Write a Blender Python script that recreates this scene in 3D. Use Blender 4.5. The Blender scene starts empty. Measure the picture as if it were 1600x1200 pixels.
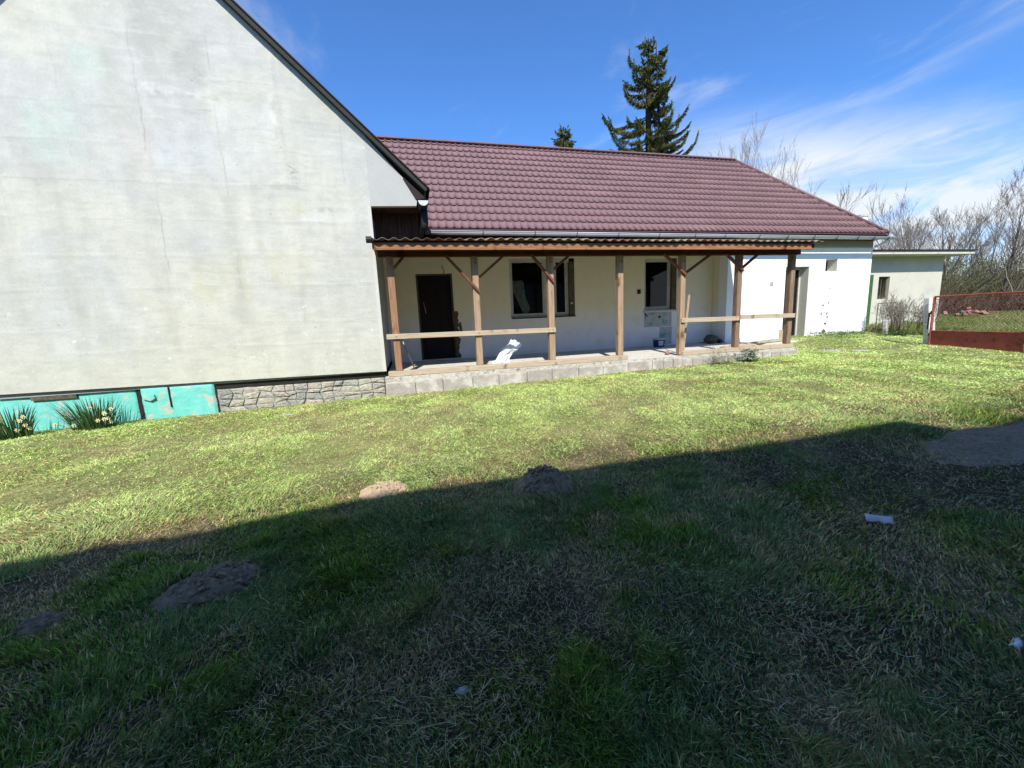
import bpy, bmesh, math, random
import numpy as np
from mathutils import Vector, Matrix
random.seed(7); rng = np.random.default_rng(11)
PI = math.pi
sc = bpy.context.scene
COL = sc.collection

# ------------------------------------------------------------ camera, sky, sun
cd = bpy.data.cameras.new('camera'); cam = bpy.data.objects.new('camera', cd); COL.objects.link(cam)
F = Vector((0.23331599, 0.95918366, -0.15978222)); RT = Vector((0.96901561, -0.24304276, -0.04403373)); U = Vector((0.08107034, 0.14455769, 0.9861697))
cam.matrix_world = Matrix(((RT.x, U.x, -F.x, 0), (RT.y, U.y, -F.y, 0), (RT.z, U.z, -F.z, 0), (0, 0, 0, 1)))
cd.sensor_width = 36; cd.lens = 614.13 / 1600 * 36; cd.clip_start = 0.05; cd.clip_end = 2000
sc.camera = cam

SUN_DIR = Vector((0.25, 1.0, -1.05)).normalized()        # the way the light travels
elev = math.asin(-SUN_DIR.z)
world = bpy.data.worlds.new('World'); sc.world = world; world.use_nodes = True
wn = world.node_tree.nodes; wl = world.node_tree.links
bg = wn['Background']; bg.inputs['Strength'].default_value = 0.15
sky = wn.new('ShaderNodeTexSky'); sky.sky_type = 'NISHITA'; sky.sun_disc = False
sky.sun_elevation = elev; sky.sun_rotation = math.atan2(-SUN_DIR.x, -SUN_DIR.y)
sky.altitude = 300; sky.air_density = 1.0; sky.dust_density = 0.4; sky.ozone_density = 3.0


def wmath(op, a, b=None, c=None):
    n = wn.new('ShaderNodeMath'); n.operation = op
    for i, v in enumerate((a, b, c)):
        if v is None: continue
        if isinstance(v, (int, float)): n.inputs[i].default_value = v
        else: wl.new(v, n.inputs[i])
    return n.outputs[0]


def wramp(v, a, b):
    n = wn.new('ShaderNodeMapRange'); n.interpolation_type = 'SMOOTHSTEP'
    wl.new(v, n.inputs[0]); n.inputs[1].default_value = a; n.inputs[2].default_value = b
    return n.outputs[0]


tc = wn.new('ShaderNodeTexCoord'); sep = wn.new('ShaderNodeSeparateXYZ'); wl.new(tc.outputs['Generated'], sep.inputs[0])
zc = wmath('MAXIMUM', sep.outputs[2], 0.02)
px_ = wmath('DIVIDE', sep.outputs[0], wmath('ADD', zc, 0.12)); py_ = wmath('DIVIDE', sep.outputs[1], wmath('ADD', zc, 0.12))
cmb = wn.new('ShaderNodeCombineXYZ'); wl.new(px_, cmb.inputs[0]); wl.new(py_, cmb.inputs[1])


def wnoise(scale, sx, sy, detail, rot=0.0, dist=0.0, off=(0, 0, 0)):
    m = wn.new('ShaderNodeMapping'); wl.new(cmb.outputs[0], m.inputs[0])
    m.inputs['Scale'].default_value = (sx, sy, 1); m.inputs['Rotation'].default_value = (0, 0, rot); m.inputs['Location'].default_value = off
    n = wn.new('ShaderNodeTexNoise'); wl.new(m.outputs[0], n.inputs['Vector'])
    n.inputs['Scale'].default_value = scale; n.inputs['Detail'].default_value = detail; n.inputs['Roughness'].default_value = 0.6; n.inputs['Distortion'].default_value = dist
    return n.outputs[0]


# high streaky cirrus, thick towards the horizon on the east side, thin wisps higher up
big = wramp(wnoise(0.55, 1, 1, 3, off=(3.1, 1.7, 0)), 0.33, 0.55)
az = wmath('DIVIDE', sep.outputs[0], wmath('MAXIMUM', sep.outputs[1], 0.05))
cm2 = wn.new('ShaderNodeCombineXYZ'); wl.new(wmath('MINIMUM', az, 4.0), cm2.inputs[0]); wl.new(wmath('MULTIPLY', sep.outputs[2], 11.0), cm2.inputs[1])
ns2 = wn.new('ShaderNodeTexNoise'); wl.new(cm2.outputs[0], ns2.inputs['Vector']); ns2.inputs['Scale'].default_value = 1.5; ns2.inputs['Detail'].default_value = 8; ns2.inputs['Roughness'].default_value = .62; ns2.inputs['Distortion'].default_value = .6
strk = wramp(ns2.outputs[0], 0.32, 0.60)
wisp = wramp(wnoise(1.3, 1.1, 0.5, 8, rot=0.9, dist=1.1, off=(5.3, 2.2, 0)), 0.50, 0.76)
east = wramp(az, 0.55, 0.95)
low = wmath('SUBTRACT', 1.0, wramp(wmath('ADD', sep.outputs[2], wmath('MULTIPLY', wmath('SUBTRACT', wmath('MINIMUM', az, 3.0), 0.8), 0.10)), 0.27, 0.43))
veil = wmath('MULTIPLY', wmath('MULTIPLY', east, low), wmath('ADD', wmath('MULTIPLY', strk, 0.62), 0.38))
wsp = wmath('MULTIPLY', wmath('MULTIPLY', wisp, big), wmath('MULTIPLY', wmath('SUBTRACT', 1.0, wramp(sep.outputs[2], 0.55, 0.85)), 0.5))
hz = wmath('MULTIPLY', wmath('SUBTRACT', 1.0, wramp(sep.outputs[2], 0.02, 0.26)), 0.55)
cov = wmath('MINIMUM', wmath('MAXIMUM', wmath('ADD', wmath('MULTIPLY', veil, 0.98), wsp), hz), 0.92)
hsv = wn.new('ShaderNodeMix'); hsv.data_type = 'RGBA'; hsv.blend_type = 'MULTIPLY'; hsv.inputs[0].default_value = 1; wl.new(sky.outputs[0], hsv.inputs[6]); hsv.inputs[7].default_value = (.34, .56, .81, 1)
mix = wn.new('ShaderNodeMix'); mix.data_type = 'RGBA'
wl.new(cov, mix.inputs[0]); wl.new(hsv.outputs[2], mix.inputs[6]); mix.inputs[7].default_value = (3.1, 3.25, 3.35, 1)
wl.new(mix.outputs[2], bg.inputs['Color'])

sd = bpy.data.lights.new('sun', 'SUN'); sun = bpy.data.objects.new('sun', sd); COL.objects.link(sun)
sd.energy = 3.4; sd.angle = math.radians(0.53); sd.color = (1.0, 0.95, 0.87)
sun.rotation_euler = SUN_DIR.to_track_quat('-Z', 'Y').to_euler()
sc.view_settings.view_transform = 'Standard'; sc.view_settings.look = 'None'
sc.view_settings.exposure = 0.98; sc.view_settings.gamma = 1.0; sc.view_settings.use_curve_mapping = False
sc.cycles.max_bounces = 6; sc.cycles.diffuse_bounces = 4; sc.cycles.transparent_max_bounces = 12
sc.cycles.use_denoising = True

# ------------------------------------------------------------ numpy noise
_perm = rng.random((256, 256))


def vnoise(x, y, s=1.0, o=0.0):
    x = np.asarray(x, float) * s + 37.3 + o; y = np.asarray(y, float) * s + 91.7 + o * 1.7
    xi = np.floor(x).astype(int); yi = np.floor(y).astype(int); fx = x - xi; fy = y - yi
    fx = fx * fx * (3 - 2 * fx); fy = fy * fy * (3 - 2 * fy)
    g = lambda a, b: _perm[a % 256, b % 256]
    return (g(xi, yi) * (1 - fx) + g(xi + 1, yi) * fx) * (1 - fy) + (g(xi, yi + 1) * (1 - fx) + g(xi + 1, yi + 1) * fx) * fy


def fbm(x, y, s=1.0, n=4, o=0.0, r=0.5):
    a = 1.0; t = 0; v = 0
    for i in range(n):
        v = v + a * vnoise(x, y, s * 2 ** i, o + i * 13.1); t += a; a *= r
    return v / t


def ss(a, b, v):
    t = np.clip((np.asarray(v, float) - a) / (b - a), 0, 1); return t * t * (3 - 2 * t)


def gh(x, y):
    """height of the yard's ground"""
    x = np.asarray(x, float); y = np.asarray(y, float)
    h = -1.6 + .15 * ss(3, 8.5, y) + .02 * (np.clip(x, -9, 16) + 1) * ss(0, 4, y) + .06 * (np.clip(y, 8.5, 12.2) - 8.5)
    h = h + .05 * (fbm(x, y, .9, 3, 5) - .5) + .02 * (vnoise(x, y, 5, 9) - .5)
    h = h + .12 * np.exp(-((x - 13.4) ** 2 / 1.6 + (y - 10.1) ** 2 / .5))
    return h


# ------------------------------------------------------------ materials
def srgb(r, g, b):
    f = lambda c: (c / 255 / 12.92) if c / 255 <= .04045 else ((c / 255 + .055) / 1.055) ** 2.4
    return (f(r), f(g), f(b))


class NT:
    def __init__(s, name):
        s.m = bpy.data.materials.new(name); s.m.use_nodes = True; s.n = s.m.node_tree.nodes; s.l = s.m.node_tree.links
        s.b = s.n['Principled BSDF']; s.tc = s.n.new('ShaderNodeTexCoord')
    def noise(s, scale, detail=4, stretch=(1, 1, 1), rough=.6, dist=0, coord='Object'):
        mp = s.n.new('ShaderNodeMapping'); s.l.new(s.tc.outputs[coord], mp.inputs[0]); mp.inputs['Scale'].default_value = stretch
        t = s.n.new('ShaderNodeTexNoise'); s.l.new(mp.outputs[0], t.inputs['Vector'])
        t.inputs['Scale'].default_value = scale; t.inputs['Detail'].default_value = detail; t.inputs['Roughness'].default_value = rough; t.inputs['Distortion'].default_value = dist
        return t.outputs[0]
    def rng(s, v, a, b, c=0., d=1.):
        t = s.n.new('ShaderNodeMapRange'); s.l.new(v, t.inputs[0])
        for i, q in enumerate((a, b, c, d)): t.inputs[i + 1].default_value = q
        return t.outputs[0]
    def mix(s, f, a, b, mode='MIX'):
        t = s.n.new('ShaderNodeMix'); t.data_type = 'RGBA'; t.blend_type = mode
        for i, v in ((0, f), (6, a), (7, b)):
            if isinstance(v, (int, float)): t.inputs[i].default_value = v
            elif isinstance(v, tuple): t.inputs[i].default_value = (*v[:3], 1)
            else: s.l.new(v, t.inputs[i])
        return t.outputs[2]
    def attr(s, name='Col'):
        t = s.n.new('ShaderNodeAttribute'); t.attribute_name = name; return t.outputs['Color']
    def bump(s, h, st=.3, dist=.01):
        t = s.n.new('ShaderNodeBump'); s.l.new(h, t.inputs['Height']); t.inputs['Strength'].default_value = st; t.inputs['Distance'].default_value = dist
        s.l.new(t.outputs[0], s.b.inputs['Normal'])
    def base(s, c):
        if isinstance(c, tuple): s.b.inputs['Base Color'].default_value = (*c, 1)
        else: s.l.new(c, s.b.inputs['Base Color'])
    def set(s, rough=.8, metal=0., spec=.3):
        s.b.inputs['Roughness'].default_value = rough; s.b.inputs['Metallic'].default_value = metal; s.b.inputs['Specular IOR Level'].default_value = spec


def mat(name, c1, c2=None, scale=6, stretch=(1, 1, 1), rough=.8, metal=0., spec=.12, bump=.3, bdist=.004, c3=None, s3=1.5, t3=(.55, .7), detail=6):
    t = NT(name); n = t.noise(scale, detail, stretch)
    c = t.mix(t.rng(n, .3, .7), c1, c2 or tuple(v * .8 for v in c1))
    if c3:
        m = t.noise(s3, 6, (1, 1, 1), .65); c = t.mix(t.rng(m, t3[0], t3[1]), c, c3)
    t.base(c); t.set(rough, metal, spec)
    if bump: t.bump(n, bump, bdist)
    return t.m


def vmat(name, rough=.9, bump=.4, scale=60, dist=.004, var=.12, spec=.2):
    t = NT(name); n = t.noise(scale, 6); n2 = t.noise(scale * .13, 5)
    c = t.mix(1.0, t.attr(), t.mix(t.rng(n, .25, .75), (1 - var,) * 3, (1 + var,) * 3), 'MULTIPLY')
    c = t.mix(1.0, c, t.mix(t.rng(n2, .3, .7), (1 - var * .6,) * 3, (1 + var * .4,) * 3), 'MULTIPLY')
    t.base(c); t.set(rough, 0, spec); t.bump(n, bump, dist)
    return t.m


M = {}
M['plaster_v'] = vmat('weathered_plaster', .92, .35, 26, .004, .07)
M['stone_v'] = vmat('rubble_stone', .95, .8, 18, .012, .3)
M['ground_v'] = vmat('yard_soil', 1., .9, 45, .02, .35, .1)
M['shade_plaster'] = mat('veranda_wall_plaster', (.60, .555, .43), (.53, .50, .41), 1.1, rough=.9, bump=.2, c3=(.48, .45, .37), s3=3, t3=(.58, .75))
def zmat(name, top, bot, z0, z1, stain):
    t = NT(name); g = t.n.new('ShaderNodeNewGeometry'); s = t.n.new('ShaderNodeSeparateXYZ'); t.l.new(g.outputs['Position'], s.inputs[0])
    f = t.rng(s.outputs[2], z0, z1); n = t.noise(3, 6); n1 = t.noise(40, 4)
    c = t.mix(f, bot, top); c = t.mix(t.rng(n, .5, .78, 0, .8), c, stain)
    t.base(c); t.set(.92, 0, .2); t.bump(n1, .3, .004); return t.m
M['veranda_wall'] = zmat('two_tone_veranda_plaster', (.80, .74, .55), (.80, .79, .78), -.5, .35, (.72, .66, .50))
M['white_plaster'] = mat('whitewashed_plaster', (.86, .86, .86), (.82, .83, .84), 2.2, rough=.9, bump=.35, c3=(.72, .73, .75), s3=2.2, t3=(.6, .78))
M['grey_plaster'] = mat('grey_frieze', (.42, .40, .34), (.36, .35, .31), 2, rough=.9)
M['shed_plaster'] = mat('shed_plaster', (.54, .52, .42), (.47, .46, .39), 1.6, (1, 1, .5), rough=.9, bump=.3, c3=(.40, .41, .36), s3=1.4, t3=(.55, .72))
M['side_plaster'] = mat('side_wall_plaster', (.36, .36, .36), (.28, .28, .28), 3, rough=.9)
M['dark_in'] = mat('dark_interior', (.10, .095, .09), (.06, .06, .06), 2, rough=.9, bump=0)
M['door_dark'] = mat('near_black_door', (.008, .007, .007), (.014, .010, .009), 8, (1, 1, .3), rough=.6, spec=.2)  # even near-black tone for doors and blank window panels
M['steel'] = mat('dull_steel', (.35, .35, .34), (.25, .24, .23), 12, rough=.45, metal=.8, bump=.1)
M['pvc'] = mat('white_window_frame', (.55, .55, .52), (.44, .43, .40), 6, rough=.5, bump=.1)
M['jamb'] = mat('raw_brown_jamb', (.16, .13, .085), (.06, .048, .032), 14, rough=.95, bump=.8, bdist=.01)
M['tile'] = mat('oxblood_metal_tile', (.195, .118, .125), (.165, .098, .105), 1.2, rough=.62, spec=.25, bump=.06, c3=(.235, .14, .145), s3=.7, t3=(.5, .75))
M['cap'] = mat('ridge_cap_metal', (.19, .11, .11), (.15, .085, .085), 4, rough=.5, spec=.3, bump=.1)
M['dark_metal'] = mat('dark_brown_metal', (.035, .022, .020), (.025, .018, .016), 4, rough=.5, bump=.1)
M['zinc'] = mat('galvanised_gutter', (.60, .64, .65), (.46, .51, .53), 5, (.3, 1, 1), rough=.42, metal=.12, spec=.5, bump=.1)
M['barge'] = mat('grey_bargeboard', (.040, .042, .037), (.028, .030, .026), 10, (.3, 1, 1), rough=.7)
M['sheet'] = mat('weathered_corrugated_sheet', (.25, .23, .20), (.14, .10, .08), 5, rough=.6, bump=.3, c3=(.16, .07, .06), s3=1.1, t3=(.5, .62))
M['pipe_dark'] = mat('dark_downpipe', (.03, .03, .028), (.02, .02, .018), 5, rough=.5)
M['concrete'] = mat('veranda_concrete', (.62, .60, .53), (.52, .50, .44), 9, rough=.95, bump=.6, bdist=.01, c3=(.40, .38, .33), s3=3.2, t3=(.55, .7))
M['rough_concrete'] = mat('crumbling_concrete', (.56, .54, .46), (.38, .36, .30), 22, rough=1, bump=1., bdist=.03, c3=(.24, .22, .17), s3=8, t3=(.55, .66))
M['block'] = mat('paving_block', (.40, .365, .32), (.29, .265, .23), 16, rough=.95, bump=.9, bdist=.012, c3=(.50, .48, .42), s3=4, t3=(.5, .62))
M['turq'] = mat('turquoise_paint', (.135, .50, .43), (.19, .56, .49), 5, rough=.75, bump=1., bdist=.02, c3=(.42, .46, .38), s3=4, t3=(.54, .60))
M['turq_wall'] = mat('flaking_turquoise_patch', (.50, .50, .48), (.42, .42, .40), 6, rough=.9, c3=(.16, .36, .32), s3=7, t3=(.53, .6))
def wood(name, a, b, knots, st=(1, 1, .06)):
    t = NT(name); n = t.noise(38, 6, st, .65, .4); k = t.noise(5, 3, (1, 1, .55), .5)
    c = t.mix(t.rng(n, .3, .72), a, b); c = t.mix(t.rng(k, .60, .72), c, knots)
    t.base(c); t.set(.9, 0, .04); t.bump(n, .6, .006); return t.m
M['post'] = wood('stained_post_wood', (.20, .095, .05), (.38, .24, .15), (.13, .06, .035))
M['post_pale'] = wood('weathered_post_wood', (.26, .165, .10), (.44, .33, .23), (.13, .065, .035))
M['post_grey'] = wood('greyed_post_wood', (.15, .09, .06), (.32, .23, .165), (.13, .07, .045))
M['rail'] = wood('bare_rail_wood', (.36, .28, .19), (.52, .43, .32), (.20, .13, .08), (.06, 1, 1))
M['beam'] = wood('dark_stained_beam', (.065, .022, .012), (.11, .045, .025), (.04, .015, .01), (.06, 1, 1))
M['brace'] = wood('brace_wood', (.13, .05, .03), (.22, .10, .06), (.08, .03, .02))
M['fascia'] = wood('orange_stained_fascia', (.20, .085, .045), (.38, .20, .11), (.10, .04, .02), (.06, 1, 1))
M['plank'] = wood('old_dark_boards', (.032, .020, .014), (.085, .055, .040), (.012, .008, .006))
M['soil'] = mat('molehill_earth', (.34, .24, .145), (.15, .105, .066), 30, rough=1, bump=1., bdist=.02, c3=(.30, .235, .165), s3=9, t3=(.5, .7))
M['pale_soil'] = mat('sunlit_pale_earth', (.50, .38, .25), (.36, .27, .17), 26, rough=1, bump=1., bdist=.02)  # paler copy of the molehill earth, sunlight put into its colour
M['pale_stone'] = mat('pale_stone', (.42, .41, .36), (.30, .29, .25), 12, rough=.95, bump=.8, bdist=.01)
M['poly'] = mat('white_polystyrene', (.85, .85, .84), (.74, .75, .77), 12, rough=.7, bump=.3, bdist=.01)
M['scrap'] = mat('dirty_white_scrap', (.46, .45, .40), (.30, .29, .24), 14, rough=.7, bump=.4)
M['foil'] = mat('crumpled_yellowed_sheet', (.40, .37, .26), (.26, .26, .20), 12, rough=.7, bump=.6, bdist=.02)
M['blue_plastic'] = mat('dark_blue_plastic', (.02, .045, .19), (.025, .055, .22), 4, rough=.4, bump=0)
M['light_plastic'] = mat('pale_plastic', (.62, .63, .62), (.50, .52, .52), 5, rough=.5, bump=0)
M['sky_plastic'] = mat('pale_blue_plastic', (.25, .42, .66), (.22, .38, .6), 5, rough=.5, bump=0)
M['red_metal'] = mat('rusty_red_metal', (.42, .10, .065), (.30, .075, .055), 5, rough=.7, bump=.3, c3=(.12, .05, .03), s3=6, t3=(.55, .7))
M['pink_wood'] = mat('faded_red_paint', (.36, .20, .17), (.24, .12, .10), 9, rough=.8)
M['white_post'] = mat('flaking_white_post', (.68, .66, .62), (.52, .49, .44), 10, rough=.85, bump=.4, c3=(.25, .21, .17), s3=7, t3=(.6, .68))
M['green'] = mat('green_paint', (.06, .13, .045), (.04, .09, .035), 6, rough=.6)
M['rust'] = mat('rusty_iron', (.10, .05, .035), (.06, .035, .028), 12, rough=.85)
M['black'] = mat('black_plastic', (.015, .015, .015), (.02, .02, .02), 4, rough=.5, bump=0)
M['bark'] = mat('grey_brown_bark', (.15, .12, .095), (.09, .07, .055), 7, (1, 1, .2), rough=.95, bump=.5, bdist=.01)
M['twig'] = mat('twig_bark', (.27, .23, .19), (.19, .16, .135), 3, rough=.95, bump=0)
M['spruce_bark'] = mat('spruce_bark', (.055, .04, .028), (.035, .025, .018), 8, (1, 1, .3), rough=.95, bump=.6, bdist=.02)
M['roofing'] = mat('grey_roof_sheet', (.10, .10, .095), (.07, .07, .065), 3, rough=.7)
M['render_grey'] = mat('grey_house_render', (.42, .41, .38), (.34, .33, .31), 2, rough=.9)
M['shed_fascia'] = mat('shed_concrete_slab', (.58, .57, .50), (.48, .47, .41), 7, rough=.9, bump=.3, c3=(.36, .36, .3), s3=3, t3=(.55, .7))


def leafmat(name, var=.25):
    t = NT(name); t.base(t.attr()); t.set(.65, 0, .08)
    tr = t.n.new('ShaderNodeBsdfTranslucent'); t.l.new(t.attr(), tr.inputs[0]); mx = t.n.new('ShaderNodeMixShader'); mx.inputs[0].default_value = var
    t.l.new(t.b.outputs[0], mx.inputs[1]); t.l.new(tr.outputs[0], mx.inputs[2]); t.l.new(mx.outputs[0], t.n['Material Output'].inputs[0])
    return t.m
M['leaf_v'] = leafmat('plant_blades', .3)
M['needle_v'] = leafmat('spruce_needles', .08)


def glassmat():
    t = NT('window_glass'); n = t.n; l = t.l
    fr = n.new('ShaderNodeValue'); fr.outputs[0].default_value = .02
    gl = n.new('ShaderNodeBsdfGlossy'); gl.inputs['Roughness'].default_value = .02
    tr = n.new('ShaderNodeBsdfTransparent'); tr.inputs[0].default_value = (.72, .78, .80, 1)
    mx = n.new('ShaderNodeMixShader'); l.new(fr.outputs[0], mx.inputs[0]); l.new(tr.outputs[0], mx.inputs[1]); l.new(gl.outputs[0], mx.inputs[2])
    l.new(mx.outputs[0], n['Material Output'].inputs[0]); return t.m
M['glass'] = glassmat()


# ------------------------------------------------------------ mesh helpers
class MB:
    def __init__(s): s.v = []; s.f = []; s.c = []
    def add(s, vs, fs, col=None):
        o = len(s.v); s.v += [tuple(v) for v in vs]; s.f += [tuple(i + o for i in f) for f in fs]
        if col is not None: s.c += [col] * len(vs)
        return s
    def box(s, x0, x1, y0, y1, z0, z1):
        return s.add([(x, y, z) for z in (z0, z1) for y in (y0, y1) for x in (x0, x1)],
                     [(0, 2, 3, 1), (4, 5, 7, 6), (0, 1, 5, 4), (2, 6, 7, 3), (0, 4, 6, 2), (1, 3, 7, 5)])
    def beam(s, a, b, w, h, up=(0, 0, 1)):
        a = Vector(a); b = Vector(b); d = (b - a).normalized(); u = Vector(up)
        sd_ = d.cross(u).normalized(); u = sd_.cross(d).normalized(); vs = []
        for p in (a, b):
            for q, r in ((-1, -1), (1, -1), (1, 1), (-1, 1)): vs.append(p + sd_ * (q * w / 2) + u * (r * h / 2))
        return s.add(vs, [(0, 1, 2, 3), (7, 6, 5, 4), (0, 4, 5, 1), (1, 5, 6, 2), (2, 6, 7, 3), (3, 7, 4, 0)])
    def tube(s, pts, rads, n=6, caps=True, col=None):
        pts = [Vector(p) for p in pts]
        if not hasattr(rads, '__len__'): rads = [rads] * len(pts)
        vs = []; fs = []; prev = None
        for i, p in enumerate(pts):
            d = (pts[min(i + 1, len(pts) - 1)] - pts[max(i - 1, 0)]).normalized()
            u = prev if prev is not None else (Vector((0, 0, 1)) if abs(d.z) < .9 else Vector((1, 0, 0)))
            sd_ = d.cross(u)
            if sd_.length < 1e-4: sd_ = d.cross(Vector((0, 1, 0)))
            sd_.normalize(); u = sd_.cross(d).normalized(); prev = u
            for k in range(n):
                a = 2 * PI * k / n; vs.append(p + sd_ * (math.cos(a) * rads[i]) + u * (math.sin(a) * rads[i]))
        for i in range(len(pts) - 1):
            for k in range(n): a = i * n + k; b = i * n + (k + 1) % n; fs.append((a, b, b + n, a + n))
        if caps: fs.append(tuple(range(n))[::-1]); fs.append(tuple(range((len(pts) - 1) * n, len(pts) * n)))
        return s.add(vs, fs, col)
    def prism(s, poly, y0, y1):      # polygon in XZ extruded along Y
        n = len(poly)
        return s.add([(x, y0, z) for x, z in poly] + [(x, y1, z) for x, z in poly],
                     [tuple(range(n)), tuple(range(2 * n - 1, n - 1, -1))] + [(i, i + n, (i + 1) % n + n, (i + 1) % n) for i in range(n)])
    def build(s, name, m, parent=None, smooth=False, bev=0.0, loc=None):
        me = bpy.data.meshes.new(name)
        me.from_pydata([tuple(v) for v in s.v], [], s.f); me.update()
        if s.c and len(s.c) == len(s.v):
            at = me.color_attributes.new('Col', 'FLOAT_COLOR', 'POINT')
            at.data.foreach_set('color', np.array([(*c[:3], 1) for c in s.c], 'f').ravel())
        return link(name, me, m, parent, smooth, bev, loc)


def link(name, me, m, parent=None, smooth=False, bev=0.0, loc=None):
    if m is not None and not me.materials: me.materials.append(m)
    if bev:
        bm = bmesh.new(); bm.from_mesh(me)
        bmesh.ops.recalc_face_normals(bm, faces=bm.faces)
        bmesh.ops.bevel(bm, geom=bm.edges[:], offset=bev, segments=1, affect='EDGES'); bm.to_mesh(me); bm.free()
    if smooth: me.shade_smooth()
    o = bpy.data.objects.new(name, me); COL.objects.link(o)
    if parent is not None: o.parent = parent
    if loc is not None: o.location = loc
    return o


def npmesh(name, V, Fq, col=None, m=None, parent=None, smooth=False, nv=None):
    """V (n,3), Fq (k,3|4) arrays"""
    me = bpy.data.meshes.new(name); V = np.asarray(V, 'f'); Fq = np.asarray(Fq, 'i')
    me.vertices.add(len(V)); me.vertices.foreach_set('co', V.ravel())
    k = Fq.shape[1]; me.loops.add(Fq.size); me.loops.foreach_set('vertex_index', Fq.ravel())
    me.polygons.add(len(Fq)); me.polygons.foreach_set('loop_start', np.arange(len(Fq), dtype='i') * k)
    me.update(calc_edges=True); me.validate()
    if col is not None:
        at = me.color_attributes.new('Col', 'FLOAT_COLOR', 'POINT')
        c4 = np.ones((len(V), 4), 'f'); c4[:, :3] = col; at.data.foreach_set('color', c4.ravel())
    return link(name, me, m, parent, smooth)


def thing(name, label, cat, loc=(0, 0, 0), group=None):
    o = bpy.data.objects.new(name, None); o.empty_display_size = .3; COL.objects.link(o)
    o['label'] = label; o['category'] = cat
    if group: o['group'] = group
    return o


def tag(o, label=None, cat=None, group=None, kind=None):
    if label: o['label'] = label
    if cat: o['category'] = cat
    if group: o['group'] = group
    if kind: o['kind'] = kind
    return o


def grid(nx, ny):
    i = np.arange((nx - 1) * (ny - 1)); a = (i // (nx - 1)) * nx + i % (nx - 1)
    return np.stack([a, a + 1, a + nx + 1, a + nx], 1)


def wall_open(mb, x0, x1, z0, z1, y, th, ops):
    """a wall facing -Y with real openings (x0,x1,z0,z1) that have reveals"""
    xs = sorted({x0, x1, *[o[0] for o in ops], *[o[1] for o in ops]}); zs = sorted({z0, z1, *[o[2] for o in ops], *[o[3] for o in ops]})
    inside = lambda cx, cz: any(o[0] < cx < o[1] and o[2] < cz < o[3] for o in ops)
    for a, b in zip(xs, xs[1:]):
        for c, d in zip(zs, zs[1:]):
            if inside((a + b) / 2, (c + d) / 2): continue
            mb.add([(a, y, c), (b, y, c), (b, y, d), (a, y, d)], [(0, 1, 2, 3)])
            mb.add([(a, y + th, c), (b, y + th, c), (b, y + th, d), (a, y + th, d)], [(3, 2, 1, 0)])
    for (a, b, c, d) in ops:
        mb.add([(a, y, c), (a, y + th, c), (a, y + th, d), (a, y, d)], [(0, 1, 2, 3)])
        mb.add([(b, y, c), (b, y + th, c), (b, y + th, d), (b, y, d)], [(3, 2, 1, 0)])
        mb.add([(a, y, d), (a, y + th, d), (b, y + th, d), (b, y, d)], [(0, 1, 2, 3)])
        mb.add([(a, y, c), (a, y + th, c), (b, y + th, c), (b, y, c)], [(3, 2, 1, 0)])
    mb.add([(x0, y, z1), (x1, y, z1), (x1, y + th, z1), (x0, y + th, z1)], [(0, 1, 2, 3)])
    mb.add([(x0, y, z0), (x0, y + th, z0), (x0, y + th, z1), (x0, y, z1)], [(0, 1, 2, 3)])
    mb.add([(x1, y, z0), (x1, y + th, z0), (x1, y + th, z1), (x1, y, z1)], [(3, 2, 1, 0)])
    return mb

# ============================================================ GROUND
def molehill_bump(x, y):
    return 0

def patchmaps(x, y):
    """green 0..1, dry 0..1, bare 0..1 at ground positions"""
    wx = x + .35 * (fbm(x, y, 2.6, 4, 301) - .5); y = y + .35 * (fbm(x, y, 2.6, 4, 411) - .5); x = wx
    g = fbm(x, y, 1.3, 4, 21); d = fbm(x, y, 1.7, 4, 43); b = fbm(x, y, 2.1, 4, 77)
    near = 1 - ss(3.0, 4.2, y)
    bare = ss(.54, .70, b) * (.22 + .48 * near)
    # the bare, mown and straw-strewn place in the foreground, and others seen in the photograph
    for cx, cy, rx, ry, k in ((.75, 2.25, .75, .45, .6), (-1.75, 2.05, .5, .35, .5), (.1, 1.5, .45, .3, .6), (2.9, 1.75, .6, .45, .7), (2.4, 2.5, .5, .3, .5), (2.3, 1.2, .4, .3, .6), (-1.1, 1.5, .4, .22, .5), (5.6, 2.5, 1.4, .45, 1.0), (4.6, 2.4, .8, .35, .7)):
        q = ((x - cx) / rx) ** 2 + ((y - cy) / ry) ** 2
        bare = np.maximum(bare, k * np.exp(-q ** 1.5) * (.6 + .6 * b))
    dry = ss(.48, .62, d)
    green = np.clip(ss(.36, .52, g) * 1.1 - bare * .8, 0, 1)
    for cx, cy, rx, ry in ((.2, 2.9, .8, .4), (1.9, 2.2, .45, .6), (-.9, 2.4, .35, .5), (.6, 1.35, .3, .2), (-.3, 1.9, .4, .35), (2.2, 1.7, .5, .3)):
        green = np.maximum(green, .6 * np.exp(-(((x - cx) / rx) ** 2 + ((y - cy) / ry) ** 2) ** 1.5))
    return green, dry, np.clip(bare, 0, 1)


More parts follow.
